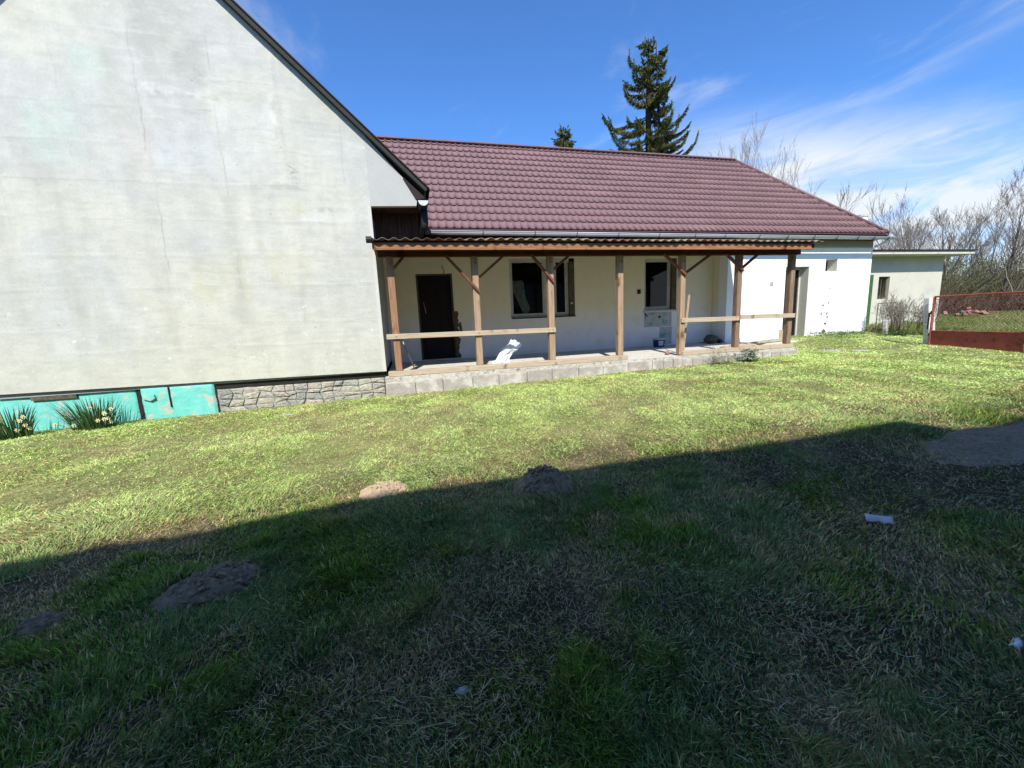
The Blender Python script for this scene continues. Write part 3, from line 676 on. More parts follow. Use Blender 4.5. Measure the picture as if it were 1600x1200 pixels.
# individual rubble stones
pr = random.Random(3)
x = -3.68; stones = []
rows_z = [-1.06, -1.17, -1.28, -1.39, -1.52]; colsx = []
q_ = -3.72
while q_ < -.75: colsx.append(q_); q_ += pr.uniform(.15, .34)
colsx.append(-.66)
corner = lambda i, j: (colsx[i] + (0 if i in (0, len(colsx) - 1) else random.Random(i * 17 + j * 5).uniform(-.07, .07)), rows_z[j] + (0 if j == 0 else random.Random(i * 7 + j * 31).uniform(-.035, .035)))
for i in range(len(colsx) - 1):
    for j in range(len(rows_z) - 1):
        P = [corner(i, j + 1), corner(i + 1, j + 1), corner(i + 1, j), corner(i, j)]; cx = sum(p[0] for p in P) / 4; cz = sum(p[1] for p in P) / 4; ring = []
        for a_, b_ in zip(P, P[1:] + P[:1]):
            for f in (.08, .36, .66, .92): ring.append((a_[0] + (b_[0] - a_[0]) * f, a_[1] + (b_[1] - a_[1]) * f))
        ring = [(cx + (x - cx) * pr.uniform(.93, 1.0), cz + (z - cz) * pr.uniform(.90, .99)) for x, z in ring]; k = len(ring)
        base = pr.choice([(.36, .345, .29), (.34, .33, .29), (.40, .38, .31), (.30, .295, .27), (.38, .35, .29)]); y = 8.60; dp = pr.uniform(.012, .045)
        vs = [(a_, y + .03, c_) for a_, c_ in ring] + [(cx + (a_ - cx) * .95, y - dp * pr.uniform(.7, 1.1), cz + (c_ - cz) * .93) for a_, c_ in ring] + [(cx + (a_ - cx) * .45 + pr.uniform(-.01, .01), y - dp * pr.uniform(.9, 1.5), cz + (c_ - cz) * .45) for a_, c_ in ring] + [(cx, y - dp * 1.2, cz)]
        fs = [(q, (q + 1) % k, k + (q + 1) % k, k + q) for q in range(k)] + [(k + q, k + (q + 1) % k, 2 * k + (q + 1) % k, 2 * k + q) for q in range(k)] + [(2 * k + q, 2 * k + (q + 1) % k, 3 * k) for q in range(k)]
        m_ = MB().add(vs, fs, None); m_.c = [tuple(c_ * pr.uniform(.88, 1.1) for c_ in base) for _ in vs]
        m_.build('stone', M['stone_v'], GH_)

# ============================================================ LONG HOUSE
LH = thing('long_house', 'long low whitewashed house with an oxblood tiled hip roof', 'house')
W = 11.65; S1 = .9873
ops_main = [(.19, 1.21, -1.03, 1.40), (2.90, 4.97, .06, 1.80), (7.40, 8.60, .12, 1.78)]
mb = MB(); wall_open(mb, -.64, 10.34, -1.25, 2.2, W, .35, ops_main); mb.build('wall', M['veranda_wall'], LH)['label'] = 'cream and white wall under the veranda'
WW = 11.0; wx0, wx1 = 10.0, 16.11
ops_w = [(12.33, 13.33, -1.10, 1.37), (14.02, 14.55, 1.19, 1.61)]
mb = MB(); wall_open(mb, wx0, wx1, -1.35, 1.95, WW, .35, ops_w); mb.build('wall', M['white_plaster'], LH)['label'] = 'sunlit whitewashed wall right of the veranda'
MB().box(10.001, 10.34, 11.34, 11.64, -1.25, 2.2).build('return_wall', M['veranda_wall'], LH)
MB().box(9.99, 16.13, 10.985, 11.3, 1.951, 1.985).build('cornice_trim', M['white_plaster'], LH)
MB().box(-.5, 16.10, 10.99, 11.34, 1.987, 2.28).build('frieze', M['grey_plaster'], LH)
MB().box(15.8, 16.11, 11.36, 17.2, -1.35, 2.28).build('end_wall', M['white_plaster'], LH)
MB().box(-.6, 15.79, 16.9, 17.2, -1.35, 2.28).build('back_wall', M['white_plaster'], LH)
# rooms behind the openings
for (a, c_) in ((-.5, 2.2), (2.3, 6.2), (6.3, 10.3), (10.4, 13.7), (13.8, 15.7)):
    b = MB(); y0 = (W if a < 10 else WW) + .352; x0, x1, y1, z0, z1 = a, c_, 15.8, -1.1, 2.2
    P = [(x0, y0, z0), (x1, y0, z0), (x1, y1, z0), (x0, y1, z0), (x0, y0, z1), (x1, y0, z1), (x1, y1, z1), (x0, y1, z1)]
    b.add(P, [(0, 1, 2, 3), (7, 6, 5, 4), (3, 2, 6, 7), (0, 3, 7, 4), (1, 5, 6, 2)]); b.build('room', M['dark_in'], LH)
# veranda door
dr = MB(); dr.box(.24, 1.16, W + .12, W + .17, -1.0, 1.36); d_o = dr.build('door', M['door_dark'], LH, bev=.004)
for (x0, x1, z0, z1) in ((.34, .66, .35, 1.22), (.74, 1.06, .35, 1.22), (.34, .66, -.85, .12), (.74, 1.06, -.85, .12)):
    b = MB(); b.box(x0, x1, W + .108, W + .122, z0, z1); b.build('panel', M['door_dark'], d_o, bev=.006)
b = MB().tube([(.36, W + .09, .62), (.38, W + .07, .5), (.40, W + .07, .36), (.40, W + .09, .30)], .012, 6); b.build('handle', M['steel'], d_o)
MB().box(.185, .24, W + .06, W + .2, -1.03, 1.40).build('door_frame', M['jamb'], LH)
MB().box(1.16, 1.215, W + .06, W + .2, -1.03, 1.40).build('door_frame', M['jamb'], LH)
MB().box(.24, 1.16, W + .06, W + .2, 1.36, 1.40).build('door_frame', M['jamb'], LH)
MB().box(1.165, 1.19, W + .03, W + .06, -.05, .35).build('hinge', M['pink_wood'], LH)
# broken plaster edge right of the door
n = 26; vs = []; fs = []
for i in range(n + 1):
    z = -1.02 + 1.35 * i / n; w = .07 + .10 * random.random() * (1 - i / n * .4); vs += [(1.20, W - .006, z), (1.20 + w, W - .003, z + random.uniform(-.015, .015))]
for i in range(n): fs.append((2 * i, 2 * i + 1, 2 * i + 3, 2 * i + 2))
MB().add(vs, fs).build('broken_plaster_edge', M['jamb'], LH)
MB().prism([(1.30, -.02), (1.38, .03), (1.42, -.30), (1.33, -.28)], W - .008, W - .001).build('dark_hole', M['jamb'], LH)


def window(x0, x1, z0, z1, y, splits, fr=.06, jamb_r=0, depth=.10):
    f = MB(); yf = y + depth
    xe = x1 - jamb_r
    for a, b_ in ((x0, x0 + fr), (xe - fr, xe)): f.box(a, b_, yf, yf + .07, z0, z1)
    f.box(x0 + fr, xe - fr, yf, yf + .07, z1 - fr, z1); f.box(x0 + fr, xe - fr, yf, yf + .07, z0, z0 + fr * 1.2)
    edges = [x0 + fr] + [e for s in splits for e in s] + [xe - fr]
    for s in splits: f.box(s[0], s[1], yf - .004, yf + .07, z0 + fr * 1.2, z1 - fr)
    fo = f.build('window', M['pvc'], LH)
    for i in range(0, len(edges), 2):
        a, b_ = edges[i], edges[i + 1]; sf = .045
        s_ = MB(); s_.box(a, a + sf, yf + .012, yf + .06, z0 + fr * 1.2, z1 - fr); s_.box(b_ - sf, b_, yf + .012, yf + .06, z0 + fr * 1.2, z1 - fr)
        s_.box(a + sf, b_ - sf, yf + .012, yf + .06, z1 - fr - sf, z1 - fr); s_.box(a + sf, b_ - sf, yf + .012, yf + .06, z0 + fr * 1.2, z0 + fr * 1.2 + sf); s_.build('sash', M['pvc'], fo)
        MB().box(a + sf, b_ - sf, yf + .03, yf + .036, z0 + fr * 1.2 + sf, z1 - fr - sf).build('pane', M['glass'], fo)
    if jamb_r: MB().box(xe + .001, x1 - .001, y + .02, y + .30, z0 + .001, z1 - .001).build('unplastered_jamb', M['jamb'], LH)
    return fo
w1 = window(2.905, 4.965, .065, 1.795, W, [(4.0, 4.36)], jamb_r=.17)
w2 = window(7.405, 8.595, .125, 1.775, W, [], jamb_r=.17)
MB().box(2.93, 4.98, W - .03, W + .09, .035, .062).build('window_sill', M['dark_metal'], LH)
MB().box(7.36, 8.62, W - .05, W + .09, .08, .122).build('window_sill', M['pvc'], LH)
MB().box(2.9, 4.97, W + .02, W + .10, 1.70, 1.798).build('raw_lintel', M['pvc'], LH)
MB().box(4.84, 4.90, W + .015, W + .03, .42, .47).build('latch', M['light_plastic'], LH)
# flaking patch below the second window
b = MB(); b.box(7.40, 8.42, W - .006, W + .01, -.42, .06); b.build('flaking_patch', M['turq_wall'], LH)
b = MB(); b.box(7.98, 8.44, W - .008, W + .01, -1.02, -.44); b.build('flaking_patch', M['turq_wall'], LH)
b = MB().box(8.44, 8.66, W - .004, W + .01, -1.02, .05); b.build('fresh_plaster', M['white_plaster'], LH)
MB().tube([(7.42, W - .03, .05), (7.42, W - .05, -.04), (7.50, W - .05, -.05)], .018, 6).build('pipe_stub', M['black'], LH)
MB().tube([(7.95, W - .02, -.1), (7.95, W - .06, -.1)], .035, 8).build('pipe_stub', M['black'], LH)
MB().box(7.14, 7.25, W - .03, W, .66, .80).build('switch_box', M['black'], LH, bev=.005)
MB().tube([(.95, W - .01, 1.62), (.93, W - .25, 1.55), (.98, W - .24, 1.42), (.94, W - .22, 1.36)], .010, 5).build('loose_cable', M['black'], LH)
# small marks on the whitewash
MB().box(11.70, 11.83, WW - .02, WW, .76, .90).build('switch_box', M['render_grey'], LH, bev=.004)
pr = random.Random(8)
for (x, z, r_) in ((14.05, .04, .05), (14.30, .12, .045), (14.0, -.26, .045), (14.25, -.25, .05), (14.28, -.38, .05), (14.2, -.60, .06), (14.3, .62, .05), (14.15, -.88, .09), (11.45, .45, .03), (11.2, -.5, .03)):
    k = 8; P = [(x + math.cos(2 * PI * i / k) * r_ * pr.uniform(.6, 1.1), z + math.sin(2 * PI * i / k) * r_ * pr.uniform(.6, 1.1)) for i in range(k)]
    MB().prism(P, WW - .003, WW + .001).build('plaster_hole', M['jamb' if z < .6 and x > 13 else 'grey_plaster'], LH)
# the white wall's doorway and small window
MB().box(12.40, 13.26, WW + .335, WW + .36, -1.10, 1.30).build('door', M['door_dark'], LH)  # near-black panel stands in for the unlit interior of the doorway
b = MB(); b.box(13.26, 13.325, WW + .30, WW + .36, -1.1, 1.30); b.box(12.34, 12.40, WW + .30, WW + .36, -1.1, 1.30); b.box(12.34, 13.30, WW + .30, WW + .36, 1.30, 1.365); b.build('door_frame', M['pvc'], LH)
MB().box(12.2, 12.45, WW - .02, WW + .02, -1.1, -.72).build('exposed_brick', M['pale_soil'], LH)
b = MB(); b.box(14.03, 14.54, WW + .30, WW + .34, 1.20, 1.235); b.box(14.03, 14.54, WW + .30, WW + .34, 1.565, 1.60); b.box(14.03, 14.06, WW + .30, WW + .34, 1.235, 1.565); b.box(14.51, 14.54, WW + .30, WW + .34, 1.235, 1.565)
sw_ = b.build('window', M['shed_plaster'], LH); MB().box(14.06, 14.51, WW + .315, WW + .32, 1.235, 1.565).build('pane', M['glass'], sw_)

MB().box(13.316, 13.328, WW + .01, WW + .33, -1.09, 1.36).build('reveal', M['shed_plaster'], LH)
MB().box(14.536, 14.547, WW + .01, WW + .30, 1.20, 1.60).build('reveal', M['shed_plaster'], LH)
# ---- main roof
EY, EZ, RY, RZ, CX, RX = 10.6, 2.36, 14.0, 5.80, 16.17, 12.77
SL = math.hypot(RY - EY, RZ - EZ); cs, sn = (RY - EY) / SL, (RZ - EZ) / SL
b = MB(); o_ = .03
b.add([(-4.2, EY, EZ - o_), (CX, EY, EZ - o_), (RX, RY, RZ - o_), (-4.2, RY, RZ - o_)], [(0, 1, 2, 3)])
b.add([(CX, EY, EZ - o_), (CX, 2 * RY - EY, EZ - o_), (RX, RY, RZ - o_)], [(0, 1, 2)])
b.add([(CX, 2 * RY - EY, EZ - o_), (-4.2, 2 * RY - EY, EZ - o_), (-4.2, RY, RZ - o_), (RX, RY, RZ - o_)], [(0, 1, 2, 3)])
roof = b.build('roof', M['tile'], LH)
TW, TL, NR = .2, .36, 14
step = SL / 13.6
def tile_geo():
    """one pan of the tile-effect sheet: cupped across, stepped at its lower edge; local x across, y up the slope, z outward"""
    P = [(0, .010), (0.015, .046), (.10, .034), (.25, .014), (.42, .003), (.60, .0), (.78, .002), (.92, .007), (1, .010)]; n = len(P) - 1; vs = []
    for u, h in P:
        vs += [(u * TW, .022, h - .030), (u * TW, 0, h + .034), (u * TW, step + .02, h + .002)]
    fs = []
    for t in range(n):
        a = 3 * t; fs += [(a, a + 3, a + 4, a + 1), (a + 1, a + 4, a + 5, a + 2)]
    return vs, fs
tv, tf = tile_geo()
tm = bpy.data.meshes.new('roof_tile'); tm.from_pydata(tv, [], tf); tm.update(); tm.materials.append(M['tile']); tm.shade_smooth()
for p in tm.polygons:
    if p.index % 2 == 0: p.use_smooth = False
XF = Vector((1, 0, 0)); YF = Vector((0, cs, sn)); ZF = Vector((0, -sn, cs))
cells = []
for r_ in range(NR):
    s0 = r_ * step + .03
    if s0 > SL - .05: continue
    for k in range(-6, 84):
        x = k * TW + .02; P = Vector((x, EY, EZ)) + YF * s0
        if x + TW * .5 < -3.9: continue
        if P.z < RL(x + TW) - .25 and x < .45: continue           # under the neighbouring roof
        hipx = CX - (P.y - EY)
        if x > hipx - .02: continue
        cells.append((P.length, x, s0, P, x + TW > hipx - step * cs - .05))
cells.sort(key=lambda t: t[0])
full = [c for c in cells if not c[4]][:300]; fset = {id(c) for c in full}
rest = [c for c in cells if id(c) not in fset]
R4 = Matrix(((1, 0, 0), (0, cs, -sn), (0, sn, cs))).to_4x4()
for c in full:
    o = bpy.data.objects.new('roof_tile', tm); COL.objects.link(o); o.parent = roof; o.matrix_local = Matrix.Translation(c[3]) @ R4
bm = bmesh.new()
for c in rest:
    mt = Matrix.Translation(c[3]) @ R4; vv = [bm.verts.new(mt @ Vector(v)) for v in tv]
    for i, f in enumerate(tf): fc = bm.faces.new([vv[q] for q in f]); fc.smooth = bool(i % 2)
bmesh.ops.bisect_plane(bm, geom=bm.verts[:] + bm.edges[:] + bm.faces[:], plane_co=(CX, EY, EZ), plane_no=Vector((1, 1, 0)).normalized(), clear_outer=True)
bmesh.ops.bisect_plane(bm, geom=bm.verts[:] + bm.edges[:] + bm.faces[:], plane_co=(0, RY, RZ), plane_no=(0, 1, 0), clear_outer=True)
me = bpy.data.meshes.new('roof_tiles'); bm.to_mesh(me); bm.free(); o = link('roof_tiles', me, M['tile'], roof); o['kind'] = 'stuff'
# right hip face: sheet ribs
for k in range(16):
    y = EY + .25 + k * .42; t = min(y - EY, 2 * RY - EY - y)
    MB().beam((CX - .0, y, EZ + .0), (CX - t, y, EZ + t * (RZ - EZ) / (RY - EY)), .05, .05).build('sheet_rib', M['tile'], LH)
# caps
def cap(a, b_, r, name, nseg=10):
    a = Vector(a); b_ = Vector(b_); m_ = MB().tube([a, b_], r, 10); return m_.build(name, M['cap'], LH, smooth=True)
MB().beam((-3.9, RY, RZ + .03), (RX, RY, RZ + .03), .26, .05).build('ridge_cap', M['cap'], LH, bev=.015)
cap((-3.9, RY, RZ + .05), (RX + .03, RY, RZ + .05), .06, 'ridge_cap')
cap((RX, RY, RZ + .045), (CX + .02, EY - .02, EZ + .045), .055, 'hip_cap')
hd = Vector((CX - RX, EY - RY, EZ - RZ)).normalized()
cap((RX, RY, RZ + .045), (CX, 2 * RY - EY, EZ + .045), .055, 'hip_cap')
MB().box(-.62, CX + .01, EY + .02, EY + .05, EZ - .13, EZ - .015).build('eave_fascia', M['dark_metal'], LH)
MB().box(CX - .03, CX, EY + .05, 17.35, EZ - .13, EZ - .015).build('eave_fascia', M['dark_metal'], LH)
MB().box(.45, CX - .05, EY + .06, 11.0, EZ - .14, EZ - .12).build('eave_soffit', M['plank'], LH)
MB().beam((.48, EY - .02, EZ - .005), (CX, EY - .02, EZ - .015), .08, .012).build('drip_edge', M['cap'], LH)
half_gutter((.50, 10.50, 2.29), (16.30, 10.50, 2.235), .078).build('gutter', M['zinc'], LH, smooth=True)
MB().tube([(.50, 10.418, 2.292), (16.30, 10.418, 2.237)], .011, 6).build('gutter_bead', M['zinc'], LH, smooth=True)
disc_end((16.30, 10.50, 2.235), .078, 'x').build('gutter_end', M['zinc'], LH)
gx = [.62, 1.95, 3.35, 4.55, 5.8, 7.1, 8.3, 9.35, 10.6, 11.7, 12.75, 13.7, 14.6, 15.3, 15.95]
for x in gx:
    z = 2.29 - .055 * (x - .5) / 15.8; P = [(x, 10.50 + math.cos(a) * .088, z + math.sin(a) * .088) for a in [PI + PI * k / 8 for k in range(9)]]
    P = [(x, 10.405, z + .02)] + P + [(x, 10.60, z + .04)]
    MB().tube(P, .010, 4).build('gutter_bracket', M['pipe_dark'], LH)
MB().tube([(16.05, 10.52, 2.16), (16.05, 10.7, 2.05), (16.05, 10.9, 2.0)], .04, 8).build('gutter_outlet', M['zinc'], LH)

# ============================================================ VERANDA
VE = thing('veranda', 'lean-to timber veranda with seven posts along the white house', 'veranda')
PX = [-.34, 1.37, 3.05, 4.76, 6.43, 8.075, 9.73]
for i, x in enumerate(PX):
    z1 = 1.36; b = MB(); zb = -.94 if i < 4 or i > 4 else -1.03; zb = -1.03 if i == 4 else -.94
    n = 6
    for k in range(1): b.box(x - .068, x + .068, 8.46, 8.60, zb, z1)
    o = b.build('post', M['post'] if i == 0 else M['post_pale'] if i in (1, 2, 3, 4) else M['post_grey'], VE, bev=.008)
bm_ = MB().box(-.56, 9.93, 8.455, 8.60, 1.36, 1.50).build('beam', M['beam'], VE, bev=.006)
MB().box(-.61, 9.76, 8.03, 8.065, 1.41, 1.545).build('fascia_board', M['fascia'], VE, bev=.004)
for x0 in np.linspace(-.5, 9.85, 13):
    MB().beam((x0, 8.07, 1.50), (x0, 10.98, 1.97), .06, .10).build('rafter', M['beam'], VE)
for y_, z_ in ((8.12, 1.565), (9.0, 1.707), (9.9, 1.852)):
    MB().box(-.6, 9.85, y_ - .03, y_ + .03, z_ - .015, z_ + .025).build('batten', M['beam'], VE)
# corrugated sheets: five overlapping
def corr(xa, xb, y0, z0, y1, z1, name, lift):
    pit = .205; n = int((xb - xa) / pit * 10); xs = np.linspace(xa, xb, n); h = .021 * np.cos(xs / pit * 2 * PI); rows = 5; V = []
    for t in (0, 1):
        for k in range(rows):
            f = k / (rows - 1); V.append(np.stack([xs, np.full(n, y0 + (y1 - y0) * f), z0 + (z1 - z0) * f + h + lift + t * .008 + .006 * (vnoise(xs, xs * 0 + f, .8, 3) - .5)], 1))
    V = np.concatenate(V); Fq = np.concatenate([grid(n, rows)[:, ::-1], grid(n, rows) + n * rows])
    i = np.arange(n - 1); Fq = np.concatenate([Fq, np.stack([i, i + 1, i + 1 + n * rows, i + n * rows], 1)])
    return npmesh(name, V, Fq, None, M['sheet'], VE, smooth=True)
xe_ = [-.66, 1.55, 3.75, 5.95, 8.1, 9.98]
for k in range(5): corr(xe_[k] - (.1 if k else 0), xe_[k + 1], 7.93 + .015 * (k % 2), 1.585, 10.98, 2.075, 'corrugated_sheet', .012 * (k % 2))
disc_end((-.665, 7.98, 1.60), .06, 'x').build('sheet_edge_roll', M['dark_metal'], VE)
MB().tube([(-.70, 7.97, 1.58), (-.6, 7.97, 1.58)], .06, 10).build('gutter_stub', M['pipe_dark'], VE)
# braces
BR = [(-.30, -.05, 0), (1.40, .72, 1), (1.40, 1.98, 0), (3.10, 2.62, 1), (3.08, 3.52, 0), (6.47, 5.90, 1), (6.46, 7.12, 0), (8.1, 7.58, 1), (8.1, 8.62, 0)]
specs = [((-.07, 1.36), (-.33, 1.08), 8.53), ((.76, 1.38), (1.44, .62), 8.435), ((1.99, 1.36), (1.42, .90), 8.53), ((2.60, 1.38), (3.12, .78), 8.435), ((3.50, 1.36), (3.10, 1.05), 8.53),
         ((5.86, 1.38), (6.48, .89), 8.435), ((7.20, 1.36), (6.46, .90), 8.53), ((7.60, 1.38), (8.13, .96), 8.435), ((8.62, 1.36), (8.10, .99), 8.53)]
for (a, c_, y) in specs:
    MB().beam((a[0], y, a[1]), (c_[0], y, c_[1]), .05, .07, up=(0, 1, 0)).build('brace', M['brace'], VE, bev=.004)
MB().beam((-.53, 8.435, -.222), (3.12, 8.435, -.255), .045, .105).build('rail', M['rail'], VE, bev=.005)
MB().beam((6.38, 8.435, -.185), (8.10, 8.435, -.205), .045, .11).build('rail', M['rail'], VE, bev=.005)
MB().beam((8.06, 8.39, -.17), (9.78, 8.39, -.20), .045, .11).build('rail', M['rail'], VE, bev=.005)
MB().box(-.56, 4.93, 8.42, 8.60, -1.045, -.94).build('sill_beam', M['rail'], VE, bev=.007)
MB().box(6.44, 9.84, 8.42, 8.60, -1.045, -.945).build('sill_beam', M['rail'], VE, bev=.007)
MB().box(-.63, 9.93, 8.40, W - .002, -1.18, -1.05).build('floor_slab', M['concrete'], VE)
MB().box(9.93, 12.5, 10.0, 10.995, -1.25, -1.055).build('door_step', M['concrete'], VE)
# foundation: crumbling concrete band above a row of blocks
def band(xa, xb, z0, z1, y, amp, name, m):
    nx = int((xb - xa) / .03); nz = 10; X, Z = np.meshgrid(np.linspace(xa, xb, nx), np.linspace(z0, z1, nz)); X = X.ravel(); Z = Z.ravel()
    return npmesh(name, np.stack([X, y - amp * (fbm(X, Z, 8, 4, 5) - .4), Z], 1), grid(nx, nz), None, m, VE)
band(-.63, 9.93, -1.60, -1.052, 8.395, .035, 'foundation', M['rough_concrete'])
pr = random.Random(4)
x = -.62; ws = []
while x < 9.75:
    w = pr.uniform(.56, .66) if x < 5.4 else pr.uniform(.26, .34)
    zt = -1.135 + .01 * pr.uniform(-1, 1) + (.012 * x if x > 5 else .008 * x) * .0 ; hb = .27
    zoff = .018 * max(0, x)
    b = MB().box(x + .006, x + w - .006, 8.335 + pr.uniform(0, .015), 8.42, -1.14 - hb - .05 + zoff * .9, -1.14 + min(.05, zoff * .35) - (.03 if pr.random() < .4 else 0))
    b.build('block', M['block'], VE, bev=.007); x += w
MB().box(9.90, 9.95, 8.36, 10.98, -1.6, -1.055).build('foundation_end', M['rough_concrete'], VE)

for x in PX:
    MB().tube([(x + .01, 8.463, 1.22), (x + .01, 8.450, 1.22)], .014, 6).build('bolt', M['rust'], VE)
for x, z in ((-.34, -.225), (1.37, -.238), (3.05, -.25), (6.43, -.185), (8.075, -.19)):
    MB().tube([(x, 8.42, z), (x, 8.405, z)], .011, 6).build('bolt', M['rust'], VE)

# ============================================================ THINGS ON THE VERANDA
# broom
t = thing('broom', 'old broom leaning on the first veranda post beside the rail', 'broom')
MB().tube([(-.24, 8.66, -.30), (-.02, 8.85, -.98)], .014, 8).build('handle', M['steel'], t, smooth=True)
MB().beam((-.10, 8.90, -.99), (.10, 8.80, -1.01), .05, .04).build('head', M['brace'], t, bev=.005)
b = MB()
for k in range(26):
    f = k / 25; p = Vector((-.10 + .2 * f, 8.90 - .1 * f, -1.0)); b.tube([p, p + Vector((random.uniform(-.02, .02), -.02 + random.uniform(-.02, .02), -.045))], [.006, .003], 3)
b.build('bristles', M['jamb'], t)
# crumpled white sheet
def crumple(name, prof, y, lab, cat, m, seed, th=.06):
    n = len(prof); r = random.Random(seed); vs = []; fs = []; cols = 6
    for i, (xa, xb, z) in enumerate(prof):
        for k in range(cols + 1):
            f = k / cols; vs.append((xa + (xb - xa) * f + r.uniform(-.012, .012), y + r.uniform(-th, th) + .12 * (i / n), z + r.uniform(-.02, .02)))
    m1 = len(vs)
    for i in range(n):
        for k in range(cols + 1): v = vs[i * (cols + 1) + k]; vs.append((v[0], v[1] + .05, v[2]))
    g = lambda i, k: i * (cols + 1) + k
    for i in range(n - 1):
        for k in range(cols):
            q = (g(i, k), g(i, k + 1), g(i + 1, k + 1), g(i + 1, k)); fs.append(q); fs.append(tuple(m1 + a for a in q[::-1]))
    for i in range(n - 1): fs.append((g(i, 0), g(i + 1, 0), m1 + g(i + 1, 0), m1 + g(i, 0))); fs.append((g(i, cols), m1 + g(i, cols), m1 + g(i + 1, cols), g(i + 1, cols)))
    for k in range(cols): fs.append((g(0, k), m1 + g(0, k), m1 + g(0, k + 1), g(0, k + 1))); fs.append((g(n - 1, k), g(n - 1, k + 1), m1 + g(n - 1, k + 1), m1 + g(n - 1, k)))
    o = MB().add(vs, fs).build(name, m, None); tag(o, lab, cat); return o
crumple('plastic_sheet', [(1.68, 2.06, -1.045), (1.70, 2.08, -.93), (1.78, 2.10, -.86), (1.86, 2.20, -.76), (1.93, 2.30, -.66), (2.02, 2.42, -.58), (2.12, 2.36, -.50), (2.17, 2.28, -.45)], 8.72, 'crumpled white plastic sheet bundled upright behind the low sill', 'plastic sheet', M['poly'], 4)
crumple('crumpled_sheet', [(3.36, 3.52, .20), (3.30, 3.58, .34), (3.22, 3.52, .52), (3.14, 3.46, .70), (3.10, 3.44, .85), (3.02, 3.42, .98), (3.02, 3.44, 1.10), (3.08, 3.36, 1.20)], W + .26, 'yellowed crumpled sheet standing behind the left window pane', 'sheet', M['foil'], 9, .02)
# bucket
def lathe(prof, cx, cy, z0, n=20):
    b = MB(); vs = []; fs = []
    for (r_, z) in prof:
        for k in range(n): a = 2 * PI * k / n; vs.append((cx + r_ * math.cos(a), cy + r_ * math.sin(a), z0 + z))
    for i in range(len(prof) - 1):
        for k in range(n): a = i * n + k; c_ = i * n + (k + 1) % n; fs.append((a, c_, c_ + n, a + n))
    fs.append(tuple(range((len(prof) - 1) * n, len(prof) * n)));fs.append(tuple(range(n))[::-1])
    return b.add(vs, fs)
t = thing('paint_bucket', 'dark blue paint bucket with a pale rim below the right window', 'bucket')
bx, by, bz = 7.62, 11.15, -1.05
lathe([(.16, 0), (.185, .22), (.19, .24)], bx, by, bz).build('body', M['blue_plastic'], t, smooth=True)
lathe([(.192, .235), (.205, .24), (.205, .275), (.19, .28), (.18, .262)], bx, by, bz).build('rim', M['light_plastic'], t, smooth=True)
b = MB(); vs = []; fs = []
for i in range(9):
    a = -PI / 2 - .45 + .9 * i / 8 - .2
    for z, r_ in ((.05, .167), (.20, .186)): vs.append((bx + r_ * math.cos(a), by + r_ * math.sin(a), bz + z))
for i in range(8): fs.append((2 * i, 2 * i + 2, 2 * i + 3, 2 * i + 1))
b.add(vs, fs).build('label', M['light_plastic'], t)
MB().tube([(bx + .2 * math.cos(a), by - .03 + .2 * -abs(math.sin(a)) * .3, bz + .25 - .1 * math.sin(a)) for a in [PI * k / 10 for k in range(11)]], .005, 5).build('wire_handle', M['steel'], t)
# small pale blue tub behind post five
b = lathe([(.05, 0), (.085, .02), (.09, .09), (.07, .13)], 6.62, 8.78, -1.05, 14); o = b.build('plastic_tub', M['sky_plastic'], None, smooth=True); tag(o, 'small pale blue plastic tub beside the fifth veranda post', 'tub')
b = lathe([(.03, 0), (.06, .02), (.06, .07), (.03, .1)], 6.28, 8.82, -1.05, 12); o = b.build('tin_can', M['pink_wood'], None, smooth=True); tag(o, 'small reddish tin standing left of the fifth veranda post', 'tin')
b = MB().beam((6.62, 8.66, -1.04), (6.83, 8.75, .44), .04, .03); o = b.build('wooden_stick', M['rail'], None); tag(o, 'thin bare wooden stick leaning behind the fifth post', 'stick')
# rubble in the niche
pr = random.Random(12)
def rock(cx, cy, cz, sx, sy, sz, m, seed, parent=None, name='stone', sub=2):
    bm = bmesh.new(); bmesh.ops.create_icosphere(bm, subdivisions=sub, radius=1); r = random.Random(seed)
    for v in bm.verts:
        k = 1 + r.uniform(-.18, .16); v.co = Vector((cx + v.co.x * sx * k, cy + v.co.y * sy * k, cz + v.co.z * sz * k))
    me = bpy.data.meshes.new(name); bm.to_mesh(me); bm.free(); return link(name, me, m, parent)
tag(rock(9.55, 11.1, -.90, .24, .18, .15, M['jamb'], 3, None, 'rubble_lump'), 'big grey-brown lump of rubble in the veranda corner', 'rubble')
tag(rock(9.83, 11.05, -.98, .10, .10, .07, M['rust'], 5, None, 'rubble_lump'), 'smaller dark lump at the foot of the niche corner', 'rubble')
o = MB().beam((8.55, 9.5, -1.03), (9.75, 9.6, -1.02), .18, .04).build('loose_plank', M['rail'], None, bev=.004); tag(o, 'loose weathered plank lying on the veranda floor near the last posts', 'plank')
o = MB().beam((10.0, 9.9, -1.0), (11.7, 10.3, -.97), .16, .05).build('loose_plank', M['rail'], None, bev=.004); tag(o, 'pale plank lying before the whitewashed wall left of its doorway', 'plank')

